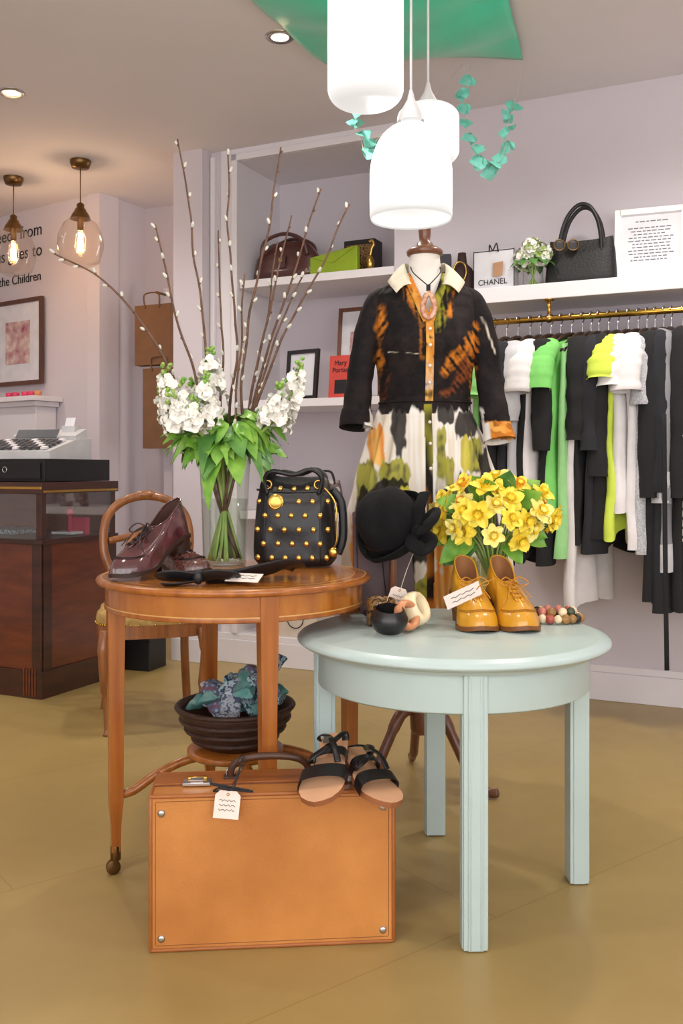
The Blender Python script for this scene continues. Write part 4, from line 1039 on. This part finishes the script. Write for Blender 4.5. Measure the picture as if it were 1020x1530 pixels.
# ---------------------------------------------------------------- alcove items
def ap(px_,off): r=(px_-510)/1400; p=A0+NN*off; return (p.x-p.y*r)/(.906+.423*r)
AZ=1.971
M_burg=mat('burgundy_leather',(74,36,34),rough=.3,var=.2,coat=.4,bump=.2,bs=100)
b=MB(); b.T=WM(ap(430,-.15),-.15,AZ,0)
tt2=[(0,.17,.06),(.03,.195,.075),(.12,.18,.06),(.18,.14,.035),(.205,.09,.02)]
def bg(u,v):
    z_=.205*v; w_,d_=interp(tt2,z_); a=2*pi*u; return V(w_*math.copysign(abs(cos(a))**.7,cos(a)),d_*math.copysign(abs(sin(a))**.7,sin(a)),z_)
b.grid(bg,40,12,M_burg,cu=True); b.poly([bg(i/40,0) for i in range(40)][::-1],M_burg); b.poly([bg(i/40,1) for i in range(40)],M_burg)
for y in (-.05,.05): b.tube(cr([(-.13,y,.12),(-.11,y*1.2,.20),(-.03,y*1.2,.235),(.05,y*1.2,.23),(.12,y*1.2,.19),(.14,y,.12)],6),.010,M_burg,n=8)
b.box((0,-.072,.09),(.05,.012,.06),M_burg); b.box((0,-.08,.10),(.02,.006,.02),M_gold); b.T=Matrix.Identity(4); b.obj('burgundy_handbag')
M_lime=mat('lime_leather',(140,165,30),rough=.4)
b=MB(); b.T=WM(ap(499,-.09),-.07,AZ,-4); b.prism([(-.13,0,0),(.14,0,0),(.14,0,.130),(-.13,0,.095)],(0,.03,0),M_lime); b.prism([(-.129,-.004,.095),(.139,-.004,.130),(.0,-.004,.055)],(0,.004,0),M_lime); b.T=Matrix.Identity(4); b.obj('lime_clutch_bag',bevel=.004)
b=MB(); b.T=WM(ap(540,-.22),-.24,AZ,0); b.box((0,0,.095),(.17,.10,.19),M_black); b.box((0,-.051,.10),(.14,.003,.13),M_bp); b.T=Matrix.Identity(4); b.obj('patterned_box_bag',bevel=.01)
b=MB(); b.T=WM(ap(548,-.08),-.12,AZ,0)
b.sph((0,0,.05),(.022,.022,.04),M_gold,n=16); b.tube(cr([(0,0,.08),(.008,0,.12),(.02,0,.14),(.01,0,.16),(-.005,0,.155)],5),.008,M_gold,n=8); b.lathe([(.0001,0),(.03,0),(.03,.008),(.008,.015),(.008,.03)],M_gold,n=16)
b.T=Matrix.Identity(4); b.obj('brass_ornament')
A2=1.351
M_frb=mat('black_frame',(24,22,24),rough=.4); M_print=mat('art_print',(222,206,196),rough=.5,c2=(150,70,92),scale=16)
def pframe(name,M,w,h,mf,mp,mount=.25,d=.02,fw=.02,tilt=-6):
    b=MB(); b.T=M@Matrix.Rotation(math.radians(tilt),4,'X')
    for s_ in (-1,1): b.box((s_*(w/2-fw/2),0,h/2),(fw,d,h),mf)
    for z_ in (fw/2,h-fw/2): b.box((0,0,z_),(w-2*fw,d,fw),mf)
    b.box((0,.003,h/2),(w-fw,d*.3,h-fw),M_paper); k=mount
    if mp: b.box((0,-.001,h/2),((w-fw)*(1-2*k),d*.3,(h-fw)*(1-2*k)),mp)
    b.T=Matrix.Identity(4); return b.obj(name,bevel=.0015)
fo=pframe('black_picture_frame',WM(ap(449,-.1),-.10,A2,-10),.20,.26,M_frb,None)
text('SAVE\nTHE\nDATE',.03,WM(ap(449,-.1),-.10,A2,-10)@Matrix.Rotation(math.radians(-6),4,'X')@Matrix.Translation((-.06,-.0035,.15)),M_ink,fo)
pframe('wooden_picture_frame',WM(ap(535,-.25),-.25,A2,0),.26,.49,M_ws,M_print)
M_red=mat('book_red',(205,70,60),rough=.5)
b=MB(); b.T=WM(ap(508,-.12),-.12,A2,-6)@Matrix.Rotation(math.radians(-5),4,'X'); b.box((0,0,.11),(.13,.022,.22),M_red); b.box((.003,0.001,.11),(.128,.016,.215),M_paper); b.box((.005,-.0115,.06),(.07,.001,.07),M_black); b.T=Matrix.Identity(4); bk=b.obj('red_book')
text('Mary\nPortas',.036,WM(ap(508,-.12),-.12,A2,-6)@Matrix.Rotation(math.radians(-5),4,'X')@Matrix.Translation((0,-.0125,.17)),M_ink,bk,align='CENTER')
b=MB(); b.T=WM(ap(432,-.04),-.05,A2,0); b.lathe([(.0001,0),(.022,0),(.024,.06),(.008,.09),(.008,.12),(.012,.125),(.0001,.13)],M_ink,n=16); b.T=Matrix.Identity(4); b.obj('perfume_bottle')
b=MB(); b.T=WM(ap(488,-.12),-.13,.781,0); M_gb=patmat('grey_print',(150,140,145),(110,90,90),(190,180,180),30)
b.grid(lambda u,v:V(.085*(1-.25*v*v)*math.copysign(abs(cos(2*pi*u))**.6,cos(2*pi*u)),.05*(1-.5*v)*math.copysign(abs(sin(2*pi*u))**.6,sin(2*pi*u)),.16*v),28,8,M_gb,cu=True)
b.tube(cr([(-.05,-.02,.14),(-.03,-.02,.2),(.03,-.02,.2),(.05,-.02,.14)],5),.006,M_ink,n=6); b.T=Matrix.Identity(4); b.obj('grey_handbag')
b=MB(); b.T=WM(ap(442,-.12),-.12,.151,0); b.box((0,0,.09),(.34,.2,.18),mat('cream_card',(206,192,176),rough=.8)); b.box((0,0,.185),(.35,.21,.03),mat('cream_lid',(216,204,190),rough=.8)); b.torus((.05,-.104,.09),.045,.003,M_ink,M=Matrix.Rotation(pi/2,4,'X'),n=24,k=5,flat=.4); b.T=Matrix.Identity(4); b.obj('storage_box',bevel=.004)

# ---------------------------------------------------------------- counter, till, mantel
M_mah=wood('mahogany',(84,38,22),(112,56,30),rough=.3,stretch=(2,2,10))
M_mahd=wood('mahogany_dark',(48,24,18),(70,36,24),rough=.35,stretch=(2,2,10))
CM=Matrix.Translation((-1.3,4.06,0))@Matrix.Rotation(math.atan2(-.423,.906),4,'Z')
b=MB(); b.T=CM
b.box((-.625,.25,.06),(1.27,.52,.12),M_mahd); b.box((-.625,.25,.395),(1.25,.5,.55),M_mah)
for x in (-1.22,-.8,-.42,-.02): b.box((x,-.004,.395),(.05,.012,.55),M_mahd)
for i in range(5): b.box((-.004-.016*i-.02,-.006,.07),(.009,.016,.12),M_mah)
for y in (.03,.47): b.box((.004,y,.395),(.012,.05,.55),M_mahd)
b.box((-.625,.25,.68),(1.27,.52,.02),M_mahd)
for x in (-1.235,-.015):
    for y in (.015,.485): b.box((x,y,.79),(.03,.03,.2),M_mahd)
b.box((-.625,.485,.79),(1.2,.01,.2),M_mah)
b.box((-.625,.003,.79),(1.2,.003,.2),M_glass); b.box((-.003,.25,.79),(.003,.45,.2),M_glass)
b.box((-.625,.25,.915),(1.27,.52,.05),M_mahd)
b.box((-.625,-.01,.915),(1.27,.006,.012),M_gold); b.box((.012,.25,.90),(.004,.5,.01),M_gold)
b.T=Matrix.Identity(4); counter=b.obj('shop_counter',bevel=.003)
b=MB(); b.T=CM
M_pink=mat('pink_plastic',(210,60,100),rough=.4)
b.box((-.12,.30,.70),(.12,.08,.012),M_paper); b.tube([(-.09,.28,.70),(-.07,.26,.80)],.008,M_pink,n=8); b.sph((-.07,.26,.80),.02,M_pink,n=10); b.box((-.45,.25,.705),(.3,.2,.02),pats[0])
b.box((-.10,.36,.73),(.10,.03,.08),M_pink)
b.T=Matrix.Identity(4); tk=b.obj('display_trinkets',bevel=.002); tk.parent=counter; tk.location=tk.location-counter.location
b=MB(); b.T=CM; b.box((-.23,.25,.992),(.44,.44,.10),M_blackmat); b.box((-.23,.026,.99),(.40,.008,.07),M_blackmat); b.torus((-.23,.02,.995),.012,.003,M_steel,M=Matrix.Rotation(pi/2,4,'X'),n=16,k=5); b.T=Matrix.Identity(4); b.obj('cash_drawer',bevel=.004)
M_till=mat('till_grey',(196,196,198),rough=.45); M_tilld=mat('till_dark',(70,72,78),rough=.4)
b=MB(); b.T=CM@Matrix.Translation((-.25,.25,1.043))@Matrix.Rotation(math.radians(10),4,'Z')
b.prism([(-.18,-.19,0),(-.18,.17,0),(-.18,.17,.10),(-.18,.02,.09),(-.18,-.19,.035)],(.36,0,0),M_till)
sl_=math.atan2(.055,.21)
for i in range(9):
    for j in range(5):
        b.box((-.15+.036*i,-.165+.036*j,.047+.0094*j+.004),(.026,.026,.010),M_tilld if (i+j)%4 else M_white,M=Matrix.Rotation(sl_,4,'X'))
b.box((0,.10,.105),(.34,.10,.05),M_till,M=Matrix.Rotation(.35,4,'X')); b.box((-.04,.055,.122),(.22,.05,.004),M_tilld,M=Matrix.Rotation(.9,4,'X'))
b.box((.10,.12,.135),(.07,.05,.05),M_till); b.prism([(.075,.10,.15),(.125,.10,.15),(.125,.12,.20),(.075,.12,.20)],(0,.001,0),M_paper)
b.T=Matrix.Identity(4); b.obj('cash_register',bevel=.003)
b=MB(); b.T=BM(.34,0.002,0)
b.box((-.65,-.11,1.425),(1.32,.22,.03),M_white); b.box((-.65,-.095,1.395),(1.26,.18,.03),M_white); b.box((-.65,-.08,1.28),(1.2,.15,.20),M_white)
for x in (-.13,-1.17): b.box((x,-.085,.60),(.16,.165,1.2),M_white); b.box((x,-.09,.06),(.19,.18,.12),M_white)
for x in (-.13,-1.17): b.box((x,-.17,.65),(.09,.01,.95),M_white)
b.box((-.65,-.02,.6),(.9,.03,1.2),M_tilld); b.T=Matrix.Identity(4); b.obj('fireplace_mantel',bevel=.003)
b=MB(); b.T=BM(.34,0,1.441)
for x in (-.08,-.14,-.2,-.3,-.36): b.lathe([(.0001,0),(.022,0),(.025,.03),(.02,.035),(.0001,.034)],M_pink if x<-.1 else M_bt,c=(x,-.12,0),n=16)
b.T=Matrix.Identity(4); b.obj('tealight_candles')
M_frw=wood('walnut_frame',(78,48,36),(100,64,46))
pframe('framed_artwork',BM(.74,.03,1.53),.50,.55,M_frw,M_print,mount=.24,fw=.028,tilt=0)
M_let=mat('lettering_black',(30,28,30),rough=.6)
e=bpy.data.objects.new('wall_lettering',None); bpy.context.scene.collection.objects.link(e); e.location=BP(.56,.003,2.2)
for s_,z_,sz in (('proceeds from',2.475,.115),('us goes to',2.345,.115),('the Children',2.19,.085)):
    text(s_,sz,BM(.53 if sz>.1 else .54,.004,z_),M_let,e,align='RIGHT')
M_kraft=mat('kraft_paper',(128,92,64),rough=.8,var=.08,bump=.2,bs=30)
b=MB(); b.T=Matrix.Translation((-1.13,5.60,0))@Matrix.Rotation(math.radians(-25),4,'Z')
for dx,z0,z1,w_ in ((0,1.62,1.98,.26),(.05,1.12,1.6,.24)):
    b.prism([(dx-w_/2,0,z0),(dx+w_/2,0,z0),(dx+w_/2,0,z1),(dx-w_/2,0,z1)],(0,.07,0),M_kraft)
    b.tube(cr([(dx-.05,-.002,z1-.02),(dx-.05,-.01,z1+.06),(dx+.05,-.01,z1+.06),(dx+.05,-.002,z1-.02)],5),.005,M_kraft,n=6)
b.tube([(0,.04,2.06),(0,.13,2.06)],.008,M_bronze,n=8); b.tube([(.05,.04,1.67),(.05,.13,1.67)],.008,M_bronze,n=8)
b.T=Matrix.Identity(4); b.obj('kraft_paper_bags')
b=MB(); b.box((-1.06,5.74,1.05),(.05,.03,2.1),M_wall); b.obj('trim_post')

# ---------------------------------------------------------------- chair
M_oak=wood('chair_oak',(120,70,34),(154,96,52),rough=.3)
M_uph=mat('gold_upholstery',(190,160,96),rough=.8,c2=(150,116,60),scale=40)
b=MB(); b.T=F(-.755,3.72,0,16)
def seat(u,v):
    a=2*pi*u; w_=.21;d_=.20; e=.55; k=[1,1.03,1.0,.85,.5,.001][round(v*5)]; z_=[.40,.43,.455,.475,.485,.488][round(v*5)]
    return V(w_*k*math.copysign(abs(cos(a))**e,cos(a))*(1-.08*(sin(a)>0)),d_*k*math.copysign(abs(sin(a))**e,sin(a)),z_)
b.grid(seat,40,5,M_uph,cu=True)
b.grid(lambda u,v:(lambda p:V(p.x*1.02,p.y*1.02,.36+.05*v))(seat(u,0)),40,1,M_oak,cu=True)
for i in range(60):
    p=seat(i/60,0); b.sph((p.x*1.025,p.y*1.025,.412),.005,M_gold,n=6)
for x in (-.18,.18):
    b.tube(cr([(x,-.17,.39),(x*1.06,-.19,.30),(x,-.175,.15),(x*.97,-.17,.03),(x,-.18,0)],6),[.024]*6+[.02]*6+[.014]*6+[.013]*7,M_oak,n=10)
    b.tube(cr([(x*.85,.18,.42),(x*.85,.19,.25),(x*.9,.22,.1),(x*.95,.25,0)],6),[.018]*19,M_oak,n=10)
P=cr([(-.14,.18,.40),(-.13,.20,.52),(-.175,.215,.66),(-.165,.235,.79),(-.10,.25,.86),(0,.255,.885),(.10,.25,.86),(.165,.235,.79),(.175,.215,.66),(.13,.20,.52),(.14,.18,.40)],7)
b.tube(P,.018,M_oak,n=10,flat=.8,up=(0,1,0))
b.tube(cr([(-.14,.205,.56),(-.05,.205,.60),(.05,.205,.60),(.14,.205,.56)],6),.014,M_oak,n=8)
b.tube(cr([(-.155,.225,.70),(-.06,.235,.72),(0,.24,.75),(.06,.235,.72),(.155,.225,.70)],6),.014,M_oak,n=8)
b.tube(cr([(-.06,.205,.60),(-.08,.22,.68),(0,.235,.74),(.08,.22,.68),(.06,.205,.60)],6),.010,M_oak,n=8)
b.sph((0,.255,.89),(.05,.018,.018),M_oak,n=12)
b.T=Matrix.Identity(4); b.obj('balloon_back_chair')
b=MB(); b.T=F(-1.02,4.72,0,-20); b.box((0,0,.075),(.22,.16,.15),M_blackmat); b.box((0,0,.155),(.23,.17,.02),M_blackmat); b.T=Matrix.Identity(4); b.obj('black_storage_crate',bevel=.004)

# ---------------------------------------------------------------- world, camera
w=bpy.data.worlds.new('sky'); bpy.context.scene.world=w; w.use_nodes=True
bg_=w.node_tree.nodes['Background']; bg_.inputs[0].default_value=(1.0,.985,.975,1); bg_.inputs[1].default_value=3.9
cam=bpy.data.cameras.new('camera'); co=bpy.data.objects.new('camera',cam); bpy.context.scene.collection.objects.link(co)
co.location=(0,0,1.0); co.rotation_euler=(pi/2,0,0); cam.sensor_width=36; cam.lens=1400/1530*36; cam.shift_y=-65/1530; cam.clip_start=.05
bpy.context.scene.camera=co
sc=bpy.context.scene
sc.view_settings.view_transform='Standard'; sc.view_settings.look='None'; sc.view_settings.exposure=0.0
